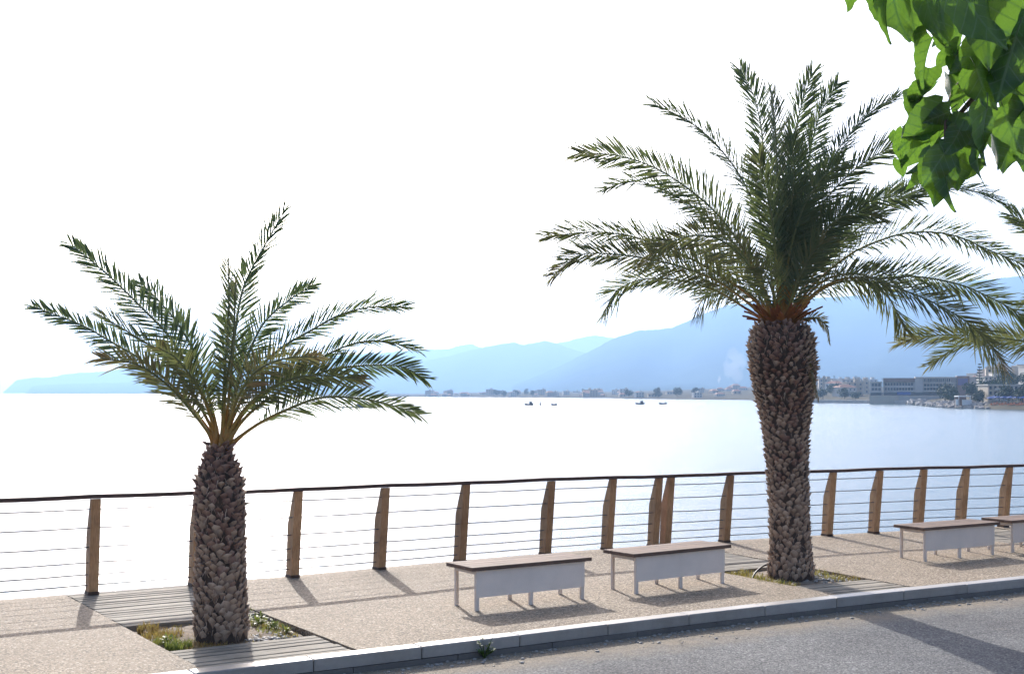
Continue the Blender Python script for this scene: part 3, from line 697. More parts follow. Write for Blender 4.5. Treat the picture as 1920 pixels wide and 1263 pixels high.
for i in range(16): blades(m, C1 + T1 * rng.uniform(.25, .62) + N1 * rng.uniform(-.5, .6), 26, .12, .075, rng.choice((.7, .8, .95)), rng)
tag(m.build('pit_weeds', M['grass']), 'dry yellow grass at the foot of the tall palm', 'grass', kind='stuff')
m = MB()
for Cc, Ta, Na in ((C0, T, N), (C1, T1, N1)):
    for i in range(170):
        x = rng.gauss(.3, .16); y = rng.gauss(.3, .2)
        if abs(x) < .63 and abs(y) < .62: blob(m, Cc + Ta * x + Na * y + Vector((0, 0, .012)), rng.choice((.010, .014, .02, .028)))
tag(m.build('pit_pebbles', M['pebble']), 'pale pebbles lying in the palm pits', 'gravel', kind='stuff')
def hose(name, pts, r, label):
    q, L = path3(pts, 24); m = MB(); m.tube([p - q[0] for p in q], r, 6); o = m.build(name, M['hose'], None, True); o.location = q[0]; tag(o, label, 'hose', 'irrigation hoses at the palms')
hose('irrigation_hose', [C1 + T1 * -.62 + N1 * .02, C1 + T1 * -.5 + N1 * -.05 + Vector((0, 0, .09)), C1 + T1 * -.33 + N1 * -.1 + Vector((0, 0, .16)), C1 + T1 * -.2 + N1 * -.12 + Vector((0, 0, .17))], .011, 'black irrigation hose arching from the tall palm')
hose('irrigation_hose', [C0 + T * .24 + N * .0 + Vector((0, 0, .04)), C0 + T * .34 + N * -.2 + Vector((0, 0, .1)), C0 + T * .40 + N * -.45 + Vector((0, 0, .1)), C0 + T * .42 + N * -.64 + Vector((0, 0, .05))], .011, 'short black irrigation hose behind the young palm')
# weed rooted between kerb and road
wp = G(910, 1232, ROAD_Z); sw, tw_ = inv(wp); wp = P(sw, Wd(sw) + KW + .03, ROAD_Z)
m = MB(); rng = random.Random(5)
for i in range(11):
    a = rng.uniform(0, 6.28); D = Vector((math.cos(a) * .09 + ftan(sw).x * rng.uniform(-.06, .06), math.sin(a) * .07, rng.uniform(.06, .15)))
    pts = [Vector((0, 0, -.004)), D * .5 + Vector((0, 0, .01)), D]; m.tube(pts, [.004, .003, .001], 4, at=.1)
    for k in range(16):
        u = rng.uniform(.3, 1); p = D * u; b = rng.uniform(0, 6.28); l_ = rng.uniform(.015, .03); u_ = Vector((math.cos(b), math.sin(b), rng.uniform(0, .8))).normalized(); S = u_.cross(Vector((0, 0, 1))).normalized() * l_ * .35
        m.add([p, p + u_ * l_ * .5 + S, p + u_ * l_, p + u_ * l_ * .5 - S], [(0, 1, 2, 3)], at=.02)
o = m.build('weed', M['grass']); o.location = wp; o.scale = (1.35, 1.35, 1.2); tag(o, 'dark leafy weed rooted at the foot of the kerb', 'weed')

# ------------------------------------------------------------------ mulberry branch hanging in from the right
def leaf_mesh(seed, fold, curl):
    rr = random.Random(seed); nu, nv = 15, 5; m = MB(); uvs = []
    for i in range(nu):
        t = i / (nu - 1)
        # heart-shaped half width along the midrib
        hw = .44 * (math.sin(math.pi * min(1, (t * .93 + .07)) ** .62)) ** .9 * (1 - .25 * t) if t < 1 else .0
        for j in range(-nv + 1, nv):
            f = j / (nv - 1); x = hw * f
            if abs(j) == nv - 1 and 0 < i < nu - 1: x *= 1.03 if i % 2 else .985
            y = t - (.16 * abs(f) ** 2 * (1 - t) ** 2.2)                 # lobes fall back beside the stalk
            z = abs(x) * fold + curl * (t - .25) ** 2 * -1.0 + .03 * math.sin(t * 9 + f * 3 + seed) * abs(f) + .05 * math.sin(t * 14) * abs(f) ** 2 * .6
            m.v.append((x, y, z)); m.a.append(.2); uvs.append((x, y))
    k = 2 * nv - 1
    for i in range(nu - 1):
        for j in range(k - 1): m.f.append((i * k + j, i * k + j + 1, (i + 1) * k + j + 1, (i + 1) * k + j)); m.m.append(0)
    m.tube([(0, -.28, .03), (0, -.12, .0), (0, .02, .0)], [.012, .01, .008], 5)
    me = m.mesh('leaf', [M['mulberry']], True); uvl = me.uv_layers.new(name='UVMap'); 
    for lp in me.loops:
        vi = lp.vertex_index; uvl.data[lp.index].uv = uvs[vi] if vi < len(uvs) else (0, 0)
    return me
LV = [leaf_mesh(i, fo, cu) for i, (fo, cu) in enumerate(((.15, .2), (.35, .35), (.08, .4), (.6, .25), (.25, -.15), (.3, .55)))]
tb = Vector((2.9, 3.0, -.03)); tree = empty('mulberry_tree', tb); tag(tree, 'broad-leaved green tree whose leafy branch hangs in at upper right', 'tree')
m = MB(); tp = [Vector((0, 0, -.1)), Vector((.03, .02, .8)), Vector((-.02, .05, 1.7)), Vector((-.1, .08, 2.5)), Vector((-.05, .1, 3.3)), Vector((.1, .1, 4.2))]
q, L = path3(tp, 16); m.tube(q, [.16 - .1 * i / 15 for i in range(16)], 12); m.build('trunk', M['twig'], tree, True)
def LP(px, py, d): return W3(px, py, d) - tb
def limb(pts, r0, r1):
    q, L = path3(pts, 14); m = MB(); m.tube(q, [r0 + (r1 - r0) * i / 13 for i in range(14)], 6); m.build('branch', M['twig'], tree, True)
limb([Vector((-.1, .08, 2.5)), LP(2250, -140, 3.2), LP(1990, -40, 3.2), LP(1880, 90, 3.2), LP(1835, 195, 3.15), LP(1790, 225, 3.1)], .035, .006)
limb([LP(1990, -40, 3.2), LP(1890, -60, 3.1), LP(1800, -50, 3.05), LP(1700, -40, 3.0), LP(1620, -45, 3.0)], .014, .004)
limb([LP(1880, 90, 3.2), LP(1840, 110, 3.1), LP(1790, 170, 3.05), LP(1775, 215, 3.0), LP(1772, 265, 2.98)], .008, .004)
limb([LP(1990, -40, 3.2), LP(1960, 120, 3.35), LP(1925, 220, 3.4), LP(1900, 240, 3.4)], .012, .004)
limb([LP(1800, -50, 3.05), LP(1770, 10, 3.0), LP(1745, 60, 3.0)], .006, .003)
limb([Vector((-.05, .1, 3.3)), LP(2300, -500, 3.1), LP(2050, -420, 3.2), LP(1850, -300, 3.3)], .03, .008)
# (stalk x, y, distance, length px, screen angle of the tip from straight down (+ = right), tilt towards the eye, spin about the midrib, kind)
LEAVES = [
    (1606, -38, 3.0, 62, -20, 10, 30, 0), (1672, -30, 3.0, 135, 8, -10, 20, 1), (1700, -25, 3.05, 120, 25, 30, -50, 0), (1662, -10, 2.95, 95, 5, 20, 75, 3), (1735, -20, 2.9, 120, 20, 15, 40, 2),
    (1762, -35, 3.0, 140, 0, -15, -20, 4), (1800, -30, 2.8, 165, 35, 5, 25, 0), (1850, -30, 2.85, 170, 10, 20, -25, 1), (1900, -40, 3.0, 150, -10, 10, 30, 2), (1925, 10, 3.0, 130, -25, -10, -30, 0),
    (1748, 62, 2.95, 112, -15, 5, 65, 3), (1742, 118, 3.0, 70, 5, 50, -20, 0), (1740, 150, 3.05, 75, -35, 50, 40, 1), (1722, 168, 3.1, 80, -20, -30, 10, 4), (1790, 95, 3.1, 62, 30, 20, 10, 0),
    (1815, 90, 3.05, 60, -30, 25, -50, 2), (1830, 120, 2.95, 100, 30, 20, 10, 1), (1868, 100, 3.0, 130, 20, -10, 50, 5), (1905, 130, 3.0, 110, 0, 15, -30, 0), (1808, 160, 3.0, 62, -10, 40, 20, 4),
    (1782, 200, 2.98, 60, -70, 30, 10, 0), (1770, 205, 3.0, 120, -55, 15, 20, 1), (1735, 215, 3.05, 95, -40, -20, -40, 5), (1700, 240, 3.1, 75, -10, 10, 30, 0), (1690, 290, 3.1, 45, 20, 30, 0, 4),
    (1760, 250, 3.02, 100, -35, 10, -70, 3), (1790, 215, 3.0, 85, 40, 20, 30, 0), (1815, 200, 2.95, 105, 15, -15, -30, 1), (1850, 195, 2.9, 120, -5, 10, 70, 3), (1880, 190, 3.0, 110, 25, 15, 0, 2),
    (1905, 210, 3.3, 120, 15, 0, 20, 5), (1890, 250, 3.4, 80, -5, 0, -40, 1), (1920, 225, 3.35, 100, 0, 10, 10, 0), (1766, 285, 2.97, 118, -14, -8, 8, 0), (1770, 280, 2.9, 82, -32, 10, -12, 0),
    (1772, 292, 2.95, 112, 6, 5, 62, 3), (1795, 270, 3.0, 90, 5, 10, -30, 1), (1840, 250, 3.0, 105, -10, 5, 60, 5), (1825, 285, 3.02, 70, -30, 20, -20, 1), (1860, 235, 3.1, 90, 10, -10, -70, 3),
    (1745, 300, 3.05, 75, -40, 0, 50, 4), (1800, 235, 2.92, 70, -20, 35, -35, 2), (1780, 130, 3.12, 80, 12, 5, -60, 3), (1850, 60, 3.0, 110, -30, 10, 25, 0), (1905, 60, 2.95, 150, -15, 5, -15, 1),
    (1960, 60, 3.1, 150, -20, 5, 20, 0), (1950, 160, 3.2, 130, -25, 0, -20, 1),
]
rng = random.Random(9)
for i in range(14):
    x = rng.uniform(1690, 1915); y = rng.uniform(-20, 250) if x > 1760 else rng.uniform(130, 270)
    LEAVES.append((x, y, rng.uniform(3.05, 3.45), rng.uniform(50, 95), rng.uniform(-45, 35), rng.uniform(-30, 40), rng.uniform(-75, 75), rng.randrange(6)))
for x, y, d, ln, a, tilt, spin, kd in LEAVES:
    sz = ln * .88 * d / FPX; down = Matrix.Rotation(R(180), 4, 'Z')
    # leaf lies in its local XY with the tip at +Y: stand it up facing the eye, tip down, then turn
    mt = Matrix.Rotation(R(-a), 4, 'Y') @ Matrix.Rotation(R(tilt), 4, 'X') @ Matrix.Rotation(R(spin), 4, 'Z') @ Matrix.Rotation(R(-90), 4, 'X')
    o = link('leaf', LV[kd], tree, Matrix.Translation(LP(x, y + 9, d)) @ mt @ Matrix.Scale(sz, 4))
cr = MB(); BL = []                                 # unseen crown leaves, added out of frame to shade the hanging ones
for me in LV: BL.append(([v.co.copy() for v in me.vertices], [tuple(p.vertices) for p in me.polygons], [tuple(l.uv) for l in me.uv_layers[0].data]))
cuv = []; n_ = 0
while n_ < 330:
    p = Vector((rng.uniform(-2.1, 1.2), rng.uniform(-.9, 2.4), rng.uniform(2.9, 4.6)))
    wpt = p + tb; sx = 960 + FPX * wpt.x / wpt.y; sy = HOR - FPX * (wpt.z - CAMZ) / wpt.y
    if sx < 2060 and sy > -110: continue
    n_ += 1; vs_, fs_, uv_ = BL[n_ % 6]
    mt = Matrix.Translation(p) @ Matrix.Rotation(rng.uniform(0, 6.28), 4, 'Z') @ Matrix.Rotation(R(rng.uniform(-140, -60)), 4, 'X') @ Matrix.Scale(rng.uniform(.12, .19), 4)
    cr.add([mt @ q for q in vs_], fs_); cuv += uv_
me = cr.mesh('shading_foliage', [M['mulberry']], True); ul = me.uv_layers.new(name='UVMap'); ul.data.foreach_set('uv', [c for q in cuv for c in q])
tag(link('shading_foliage', me, tree), kind='stuff')
for e in (Vector((-1.2, 1.6, 3.6)), Vector((-.4, 1.9, 3.9)), Vector((.7, .8, 4.0)), Vector((-1.6, .6, 3.7))): limb([Vector((-.1, .08, 2.6)), Vector((-.05, .1, 3.0)) * .5 + e * .45, e], .03, .006)

# ------------------------------------------------------------------ far shore
EYE = CAMZ - SEA_Z
def SD(y): return FPX * EYE / (y - HOR)               # distance of a shoreline seen at row y
def at(px, d, z=0.0): return Vector(((px - 960) * d / FPX, d, SEA_Z + z))
SHORE = [(560, 742.6), (780, 743.8), (860, 744.3), (1000, 745), (1140, 746), (1175, 747.2), (1290, 748.5), (1400, 749.5), (1500, 754.5), (1620, 755.8), (1700, 757), (1718, 759.5), (1760, 763.5), (1840, 766), (1920, 768), (2060, 773), (2400, 790)]
sx_ = [p[0] for p in SHORE]; sy_ = [p[1] for p in SHORE]
def shore_d(px): return SD(float(np.interp(px, sx_, sy_)))
rngc = np.random.RandomState(3)
ROWS = [(-.01, -1.0), (0, .0), (.004, .9), (.012, 1.6), (.06, 2.6), (.15, 5), (.32, 9), (.7, 14), (1.3, 20)]
def ck(px): return float(np.interp(px, [560, 780, 880, 1000, 1150, 1300, 1400, 1520, 1680, 1730, 1800, 1870], [.08, .1, .25, .36, .34, .5, .65, .7, .5, .22, .3, .8]))
def ground_z(px, d):
    f = d / shore_d(px) - 1; k = ck(px); return float(np.interp(f, [r[0] for r in ROWS], [r[1] for r in ROWS])) * k
pxs = list(np.arange(560, 2401, 8)); vs = []
for px in pxs:
    for f, z in ROWS: d = shore_d(px) * (1 + f); k = ck(px); vs.append(at(px, d, z * k + (rngc.rand() * .3 if z > 0 else 0)))
nr = len(ROWS); m = MB(); m.add(vs, [(i * nr + j, (i + 1) * nr + j, (i + 1) * nr + j + 1, i * nr + j + 1) for i in range(len(pxs) - 1) for j in range(nr - 1)])
struct(m.build('coast', M['coast'], None, True))

def hills(prof, d, depth, foot, seed, name='hills'):
    """a ridge line (pixels) at distance d, with spurs and gullies falling towards the sea and behind"""
    rs = random.Random(seed); ph = [rs.uniform(0, 6.28) for _ in range(12)]
    x0, x1 = prof[0][0], prof[-1][0]; n = int((x1 - x0) / 5) + 1; V = [1.0, .9, .76, .6, .42, .24, .1, 0, -.02]; vs = []
    for i in range(n + 1):
        px = x0 + (x1 - x0) * i / n; py = float(np.interp(px, [p[0] for p in prof], [p[1] for p in prof]))
        X = (px - 960) * d / FPX; H_ = (HOR - py) * d / FPX + EYE
        jag = sum(math.sin(px * f + ph[k]) * a for k, (f, a) in enumerate(((.11, .35), (.23, .25), (.47, .18), (.9, .1)))) * d / FPX * 1.2
        for j, v in enumerate(V):
            sp = sum(math.sin(px * f * (1 + .15 * j / 8) + ph[4 + k]) * a for k, (f, a) in enumerate(((.021, .6), (.047, .4), (.11, .15))))
            hv = (H_ + (jag if j == 0 else jag * .5)) * (v ** (1.15 + .09 * sp) if v > 0 else v * 2)
            yy = d - (1 - v) * depth + sp * depth * .06 * (1 - v) * v * 4; vs.append(Vector((X * yy / d, yy, SEA_Z + hv - (3 if v <= 0 else 0))))
        vs.append(Vector((X * 1.15, d * 1.15, SEA_Z + H_ * .3 - 2)))
    k = len(V) + 1; fs = []
    for i in range(n):
        for j in range(len(V) - 1): fs.append((i * k + j, i * k + j + 1, (i + 1) * k + j + 1, (i + 1) * k + j))
        fs.append((i * k, (i + 1) * k, (i + 1) * k + k - 1, i * k + k - 1))
    m = MB(); m.add(vs, fs); return struct(m.build(name, M['hill'], None, True))
hills([(4, 738), (10, 732), (30, 712), (67, 707.5), (93, 707), (120, 702), (150, 698), (175, 698), (200, 695), (235, 690), (330, 684), (450, 676), (600, 668), (700, 662), (784, 656), (838, 654), (882, 644), (905, 652), (1000, 655), (1060, 640), (1115, 628), (1151, 634), (1220, 640), (1300, 660)], 9800, 2200, 0, 1)
hills([(46, 738.2), (58, 724), (103, 720), (183, 718), (250, 716), (330, 712), (430, 706), (540, 702), (640, 696), (720, 688), (775, 681), (829, 670), (900, 652), (963, 641), (981, 647), (1023, 638), (1039, 643), (1102, 663), (1180, 680), (1260, 700)], 7600, 2400, 0, 2)
hills([(960, 722), (1040, 690), (1102, 660), (1156, 632), (1196, 620), (1259, 615), (1312, 591), (1366, 571), (1460, 562), (1575, 556), (1640, 552), (1700, 543), (1780, 530), (1880, 521), (1960, 512), (2100, 520), (2400, 560)], 5600, 2300, 0, 3)
hills([(1120, 738), (1160, 718), (1190, 704), (1240, 705.5), (1290, 706), (1340, 704), (1400, 699), (1470, 694), (1530, 688), (1583, 673), (1640, 655), (1690, 644), (1740, 642), (1800, 650), (1900, 655), (2050, 640), (2400, 650)], 4800, 2200, 0, 4)

# ---- houses and trees of the town, too small to show parts
M['pale'] = m_plain('pale_plaster', (.62, .59, .53), .85, .1, .4); M['cream'] = m_plain('cream_plaster', (.5, .43, .33), .85, .1, .4)
M['brick'] = m_plain('brown_render', (.26, .17, .13), .85, .15, .4); M['tile'] = m_plain('roof_tile', (.34, .15, .09), .8, .15, .8)
M['pane'] = m_plain('dark_glass', (.03, .04, .055), .12, .1, 1); M['concrete2'] = m_plain('grey_render', (.5, .47, .43), .85, .12, .4)
M['bluecloth'] = m_plain('blue_canvas', (.03, .09, .34), .8, .1, 2); M['whitecloth'] = m_plain('white_canvas', (.75, .75, .74), .8, .05, 2); M['orange'] = m_plain('orange_canvas', (.55, .2, .08), .8, .1, 2)
M['rock'] = m_plain('breakwater_rock', (.45, .41, .37), .9, .35, .8, bumpd=.05); M['hull'] = m_plain('dark_hull', (.03, .028, .03), .6, .2, 3)
def house_mesh(kind, rr):
    m = MB(); wx, wy, h = rr.uniform(8, 14), rr.uniform(7, 10), rr.choice((3.2, 6.2, 6.2, 9.0))
    m.box((0, 0, h / 2 - 1), (wx, wy, h + 2), 0)
    if kind: m.add([(-wx / 2 - .4, -wy / 2 - .4, h), (wx / 2 + .4, -wy / 2 - .4, h), (wx / 2 + .4, wy / 2 + .4, h), (-wx / 2 - .4, wy / 2 + .4, h), (-wx / 4, 0, h + 2), (wx / 4, 0, h + 2)], [(0, 1, 5, 4), (2, 3, 4, 5), (1, 2, 5), (3, 0, 4), (3, 2, 1, 0)], 1)
    else: m.box((0, 0, h + .15), (wx + .5, wy + .5, .3), 0); m.box((wx * .2, 0, h + 1.2), (3, 3, 2), 0)
    for st in range(int(h // 3)):
        n = int(wx // 3)
        for i in range(n): m.box((-wx / 2 + (i + .5) * wx / n, -wy / 2 - .02, st * 3 + 1.6), (1.2, .12, 1.4), 2)
        if st: m.box((0, -wy / 2 - .5, st * 3 + .1), (wx * .8, 1.0, .15), 0); m.box((0, -wy / 2 - .95, st * 3 + .6), (wx * .8, .08, .9), 0)
    return m
rr = random.Random(12); HM = []
for i in range(10): HM.append(house_mesh(i % 3 == 0, rr).mesh('house', [M['pale'] if i % 2 else M['cream'], M['tile'], M['pane']]))
def put_house(px, f, zone, lab, sc_=1.0):
    d = shore_d(px) * (1 + f); o = link('house', rr.choice(HM)); o.location = at(px, d, ground_z(px, d)); o.rotation_euler = (0, 0, rr.uniform(-.5, .5)); o.scale = (sc_,) * 3
    tag(o, lab, 'house', zone)
for i in range(80):
    put_house(rr.uniform(800, 1400), rr.choice((.03, .08, .15, .25, .4, .55)) * rr.uniform(.7, 1.3), 'houses of the hazy town across the bay', 'small hazy house in the town across the bay between the palms', rr.uniform(.45, .8))
for i in range(46):
    put_house(rr.uniform(1512, 1640), rr.uniform(.12, 1.2), 'houses between tall palm and hotel', 'small pale house between the tall palm trunk and the hotel', .8)
for i in range(46):
    put_house(rr.uniform(1835, 1960), rr.uniform(.35, 1.3), 'houses on the slope above the beach', 'small pale house on the slope above the blue parasols', .8)

def far_tree(name, px, d, h, w_, label, group=None, conifer=False, seed=0):
    r = random.Random(seed); base = at(px, d, ground_z(px, d) - .2); t = empty(name, base); tag(t, label, 'tree', group)
    m = MB(); m.tube([(0, 0, -.3), (0, 0, h * .5), (0, 0, h * .92 if conifer else h * .7)], [.035 * h, .02 * h, .006 * h], 6); m.build('trunk', M['bark'], t, True)
    c = MB(); n = 900
    for i in range(n):
        if conifer:
            ti = r.randrange(11); u = ti / 10; zc = h * (.16 + .82 * u); rad = w_ / 2 * (1 - u) ** .8 + .2; a = r.randrange(7) * .898 + ti; q = math.sqrt(r.random()) * rad
            p = Vector((math.cos(a) * q, math.sin(a) * q, zc + q * .12 + r.uniform(-.12, .12))); p += Vector((r.gauss(0, .12), r.gauss(0, .12), 0)) * w_ * .3; s_ = w_ * .05
        else:
            k = r.randrange(9); rk = random.Random(seed * 31 + k); cc = Vector((rk.uniform(-.3, .3) * w_, rk.uniform(-.3, .3) * w_, h * rk.uniform(.42, .8))); v = Vector((r.gauss(0, 1), r.gauss(0, 1), r.gauss(0, 1))).normalized() * (w_ * .23) * r.random() ** .4
            p = cc + v; s_ = w_ * .045
        a, b = Vector((r.gauss(0, 1), r.gauss(0, 1), r.gauss(0, 1))).normalized(), Vector((r.gauss(0, 1), r.gauss(0, 1), r.gauss(0, 1))).normalized()
        c.add([p - a * s_, p + b * s_, p + a * s_, p - b * s_], [(0, 1, 2, 3)])
    c.build('crown', M['tree'], t); return t
for i, (px, f, h, w_, lab) in enumerate(((1543, .02, 6, 7, 'round dark tree at the waterline right of the tall palm'), (1604, .04, 4, 5, 'small round bush left of the hotel'), (1783, .03, 6.4, 6.2, 'dark dense tree in front of the hotel, left of the white kiosk'),
                                         (1772, .10, 8, 7, 'olive green tree right behind the dense dark tree'), (1838, .03, 5, 5.5, 'dark tree just right of the white kiosk'), (1822, .12, 7, 7, 'brownish green tree below the tall conifer'), (1850, .07, 6, 6, 'leafy tree beside the beige apartment house'))):
    far_tree('shore_tree', px, shore_d(px) * (1 + f), h, w_, lab, 'trees by the hotel and beach', seed=i + 1)
far_tree('conifer', 1837, 460, 12.5, 4.2, 'tall tiered conifer rising right of the hotel', conifer=True, seed=77)
for i, px in enumerate((1545, 1564, 1605)): far_tree('conifer', px, 800, 10, 3.0, 'thin dark conifer on the town skyline, %s of the three left of the hotel' % ('leftmost', 'middle', 'rightmost')[i], 'skyline conifers', True, 80 + i)
for i in range(26):
    px = rr.choice((rr.uniform(1150, 1400), rr.uniform(900, 1150), rr.uniform(1510, 1640), rr.uniform(1850, 1930))); far_tree('town_tree', px, shore_d(px) * (1 + rr.uniform(.02, .3)), rr.uniform(5, 8), rr.uniform(6, 11), 'small dark tree standing among the far houses', 'trees among the far houses', seed=100 + i)

# ---- hotel
def part(parent, name, mat, *boxes):
    m = MB()
    for c, s_ in boxes: m.box(c, s_)
    return m.build(name, mat, parent)
HD = 575.0; hb = at(1631, HD, 0); hz = ground_z(1690, HD); px2m = HD / FPX
hotel = empty('hotel', hb, R(-15.5)); tag(hotel, 'long low hotel with white fins and balconies on the far shore', 'hotel')
def HX(px): return (px - 1631) * px2m
def HZ(py): return CAMZ + (HOR - py) * HD / FPX - hb.z
def hbox(px0, px1, py0, py1, y0, y1): return (((HX(px0) + HX(px1)) / 2, (y0 + y1) / 2, (HZ(py0) + HZ(py1)) / 2), (HX(px1) - HX(px0), y1 - y0, HZ(py0) - HZ(py1)))
part(hotel, 'base_wall', M['cream'], hbox(1630, 1682, 742, 757, -6, -5.5)); part(hotel, 'terrace', M['concrete2'], hbox(1632, 1800, 741.6, 757.5, -5.4, 10))
part(hotel, 'wall', M['concrete2'], hbox(1631, 1652, 716.5, 741, 0, 10)); part(hotel, 'roof', M['pale'], hbox(1630, 1653.5, 715, 716.4, -.8, 10.4))
part(hotel, 'wall', M['concrete2'], hbox(1655.6, 1785, 709, 741, 1.5, 14)); part(hotel, 'roof', M['brick'], hbox(1655, 1712, 708.5, 715.5, .2, 1.4)); part(hotel, 'roof', M['pale'], hbox(1712.2, 1786, 706.5, 708.8, -.5, 14.3))
part(hotel, 'stair_tower', M['concrete2'], hbox(1712, 1726, 708.9, 741, .3, 1.45))
for x in (1652.4, 1654.6): part(hotel, 'pillar', M['pale'], hbox(x, x + 1, 709, 741, -.6, .2))
for py in (724.4, 731.6): part(hotel, 'balcony', M['pale'], hbox(1680, 1711.8, py, py + 2.0, -.6, 1.45)); part(hotel, 'balcony', M['pale'], hbox(1726.2, 1770, py, py + 2.0, -.6, 1.45))
for i in range(14): x = 1727 + i * 3.6; part(hotel, 'fin', M['pale'], hbox(x, x + .9, 708.9, 717.6, -.3, 1.45))
part(hotel, 'ledge', M['pale'], hbox(1726.2, 1785, 717.7, 718.9, -.4, 1.45))
for i, x in enumerate(np.arange(1658, 1710, 5.2)):
    for py in (717.5, 726.6): part(hotel, 'window', M['pane'], hbox(x, x + 3.6, py, py + 5.0, 1.38, 1.46))
for i, x in enumerate(np.arange(1728, 1772, 5.4)):
    for py in (710, 719.4, 726.6): part(hotel, 'window', M['pane'], hbox(x, x + 4.0, py, py + 5.0, 1.38, 1.46))
for x in (1634, 1640, 1646): part(hotel, 'window', M['pane'], hbox(x, x + 4.6, 718.5, 724, -.1, .02)); part(hotel, 'window', M['pane'], hbox(x, x + 4.6, 727, 732, -.1, .02))
part(hotel, 'shopfront', M['pane'], hbox(1632, 1770, 735.5, 740.9, -.25, -.02)); part(hotel, 'awning', M['bluecloth'], hbox(1680, 1704, 734.5, 740, -2.2, -.3))
part(hotel, 'tall_wing', M['brick'], hbox(1785.5, 1807, 705, 741, -1, 12)); part(hotel, 'tall_wing', M['concrete2'], hbox(1807.2, 1820, 706.5, 741, 2, 12)); part(hotel, 'sign_panel', m_plain('lilac_panel', (.16, .13, .3), .7, .1, .5), hbox(1787, 1804, 710, 722, -1.12, -1.01))

# ---- beige apartment house, kiosk, parasols
def block(name, px0, px1, py0, py1, d, depth, mat, label, cat, storeys, wins, bal=True):
    g_ = at((px0 + px1) / 2, d); b = empty(name, g_); tag(b, label, cat); k = d / FPX; W_ = (px1 - px0) * k; zt = CAMZ + (HOR - py0) * k - g_.z; zb = CAMZ + (HOR - py1) * k - g_.z - 2
    part(b, 'wall', mat, ((0, depth / 2, (zt + zb) / 2), (W_, depth, zt - zb))); part(b, 'roof', M['pale'], ((0, depth / 2, zt + .16), (W_ + .7, depth + .7, .3)))
    sh = (zt - zb - 2) / storeys
    for s_ in range(storeys):
        zc = zb + 2 + sh * (s_ + .55)
        for i in range(wins): part(b, 'window', M['pane'], ((-W_ / 2 + (i + .5) * W_ / wins, -.03, zc), (W_ / wins * .5, .1, sh * .55)))
        if bal: part(b, 'balcony', M['pale'], ((W_ * .12, -.75, zc - sh * .42), (W_ * .7, 1.4, .18)), ((W_ * .12, -1.4, zc - sh * .25), (W_ * .7, .1, sh * .32)))
    return b
block('apartment_house', 1853, 1888, 722, 752, 405, 9, M['cream'], 'beige apartment house with white balconies above the blue parasols', 'house', 3, 4)
block('apartment_house', 1892, 1945, 722, 748, 425, 9, M['concrete2'], 'grey-brown building at the right edge above the parasols', 'house', 2, 6, False)
block('apartment_house', 1846, 1876, 706, 722, 520, 9, M['pale'], 'white flat-roofed building on the skyline right of the conifer', 'house', 2, 4, False)
kd_ = 405.0; kb = at(1808, kd_); k = kd_ / FPX; kio = empty('kiosk', kb); tag(kio, 'white beach kiosk with flat white roof between two dark trees', 'kiosk')
def kz(py): return CAMZ + (HOR - py) * k - kb.z
part(kio, 'roof', M['whitecloth'], ((0, 1.5, kz(742.5)), (4.0, 4, .35))); part(kio, 'counter', M['whitecloth'], ((.9, .2, (kz(749) + kz(759)) / 2), (3.0, .3, kz(749) - kz(759)))); part(kio, 'panel', M['whitecloth'], ((-2.3, .2, (kz(748) + kz(759)) / 2), (.7, .3, kz(748) - kz(759)))); part(kio, 'back_wall', M['brick'], ((0, 3.4, (kz(742.6) + kz(760)) / 2), (3.6, .2, kz(742.6) - kz(760))))
for x in (-1.8, 1.8): part(kio, 'post', M['whitecloth'], ((x, -.2, (kz(743) + kz(760)) / 2), (.14, .14, kz(743) - kz(760))))
def cone(m, r, h, z, n=10, mi=0):
    m.add([(math.cos(6.2832 * i / n) * r, math.sin(6.2832 * i / n) * r, z - (.12 if i % 2 else 0)) for i in range(n)] + [(0, 0, z + h)], [(i, (i + 1) % n, n) for i in range(n)] + [tuple(range(n - 1, -1, -1))], mi)
m = MB(); cone(m, 1.35, .55, 2.0); me_can = m.mesh('canopy', [M['bluecloth']]); m = MB(); cone(m, 1.7, .8, 2.4); me_can2 = m.mesh('canopy', [M['whitecloth']])
m = MB(); m.tube([(0, 0, -.3), (0, 0, 2.5)], .04, 6); me_pole = m.mesh('pole', [M['white']])
ppx = [1858 + i * 6.2 for i in range(12)]
for i, px in enumerate(ppx):
    d = shore_d(px) * 1.022 + (i % 2) * 4; o = empty('parasol', at(px, d, ground_z(px, d))); tag(o, 'small blue beach parasol in the row at the far right beach', 'parasol', 'blue beach parasols'); link('canopy', me_can, o); link('pole', me_pole, o)
o = empty('parasol', at(1897, 400, ground_z(1897, 400) + .9)); tag(o, 'large white parasol behind the blue row', 'parasol'); link('canopy', me_can2, o); link('pole', me_pole, o)
m = MB(); m.box((0, 0, .3), (.65, 1.9, .08)); m.box((0, .75, .5), (.65, .08, .5), mat=Matrix.Rotation(-.5, 3, 'X'))
for x in (-.28, .28):
    for y in (-.8, .6): m.box((x, y, .13), (.06, .06, .3))
me_bed = m.mesh('sun_bed', [M['orange']])
for i in range(14):
    px = 1862 + i * 5.3; d = shore_d(px) * 1.008 + (i % 3); o = link('sun_bed', me_bed); o.location = at(px, d, ground_z(px, d) + .05); o.rotation_euler = (0, 0, .3); tag(o, 'small orange sun bed in front of the blue parasols', 'sun bed', 'orange sun beds')
m = MB(); cone(m, 2.4, 1.6, 2.2, 4); m.box((0, 0, 1), (3.2, 3.2, 2.3)); o = m.build('beach_tent', [M['orange']]); o.location = at(1926, 385, ground_z(1926, 385)); tag(o, 'orange beach tent at the right edge of the far beach', 'tent')
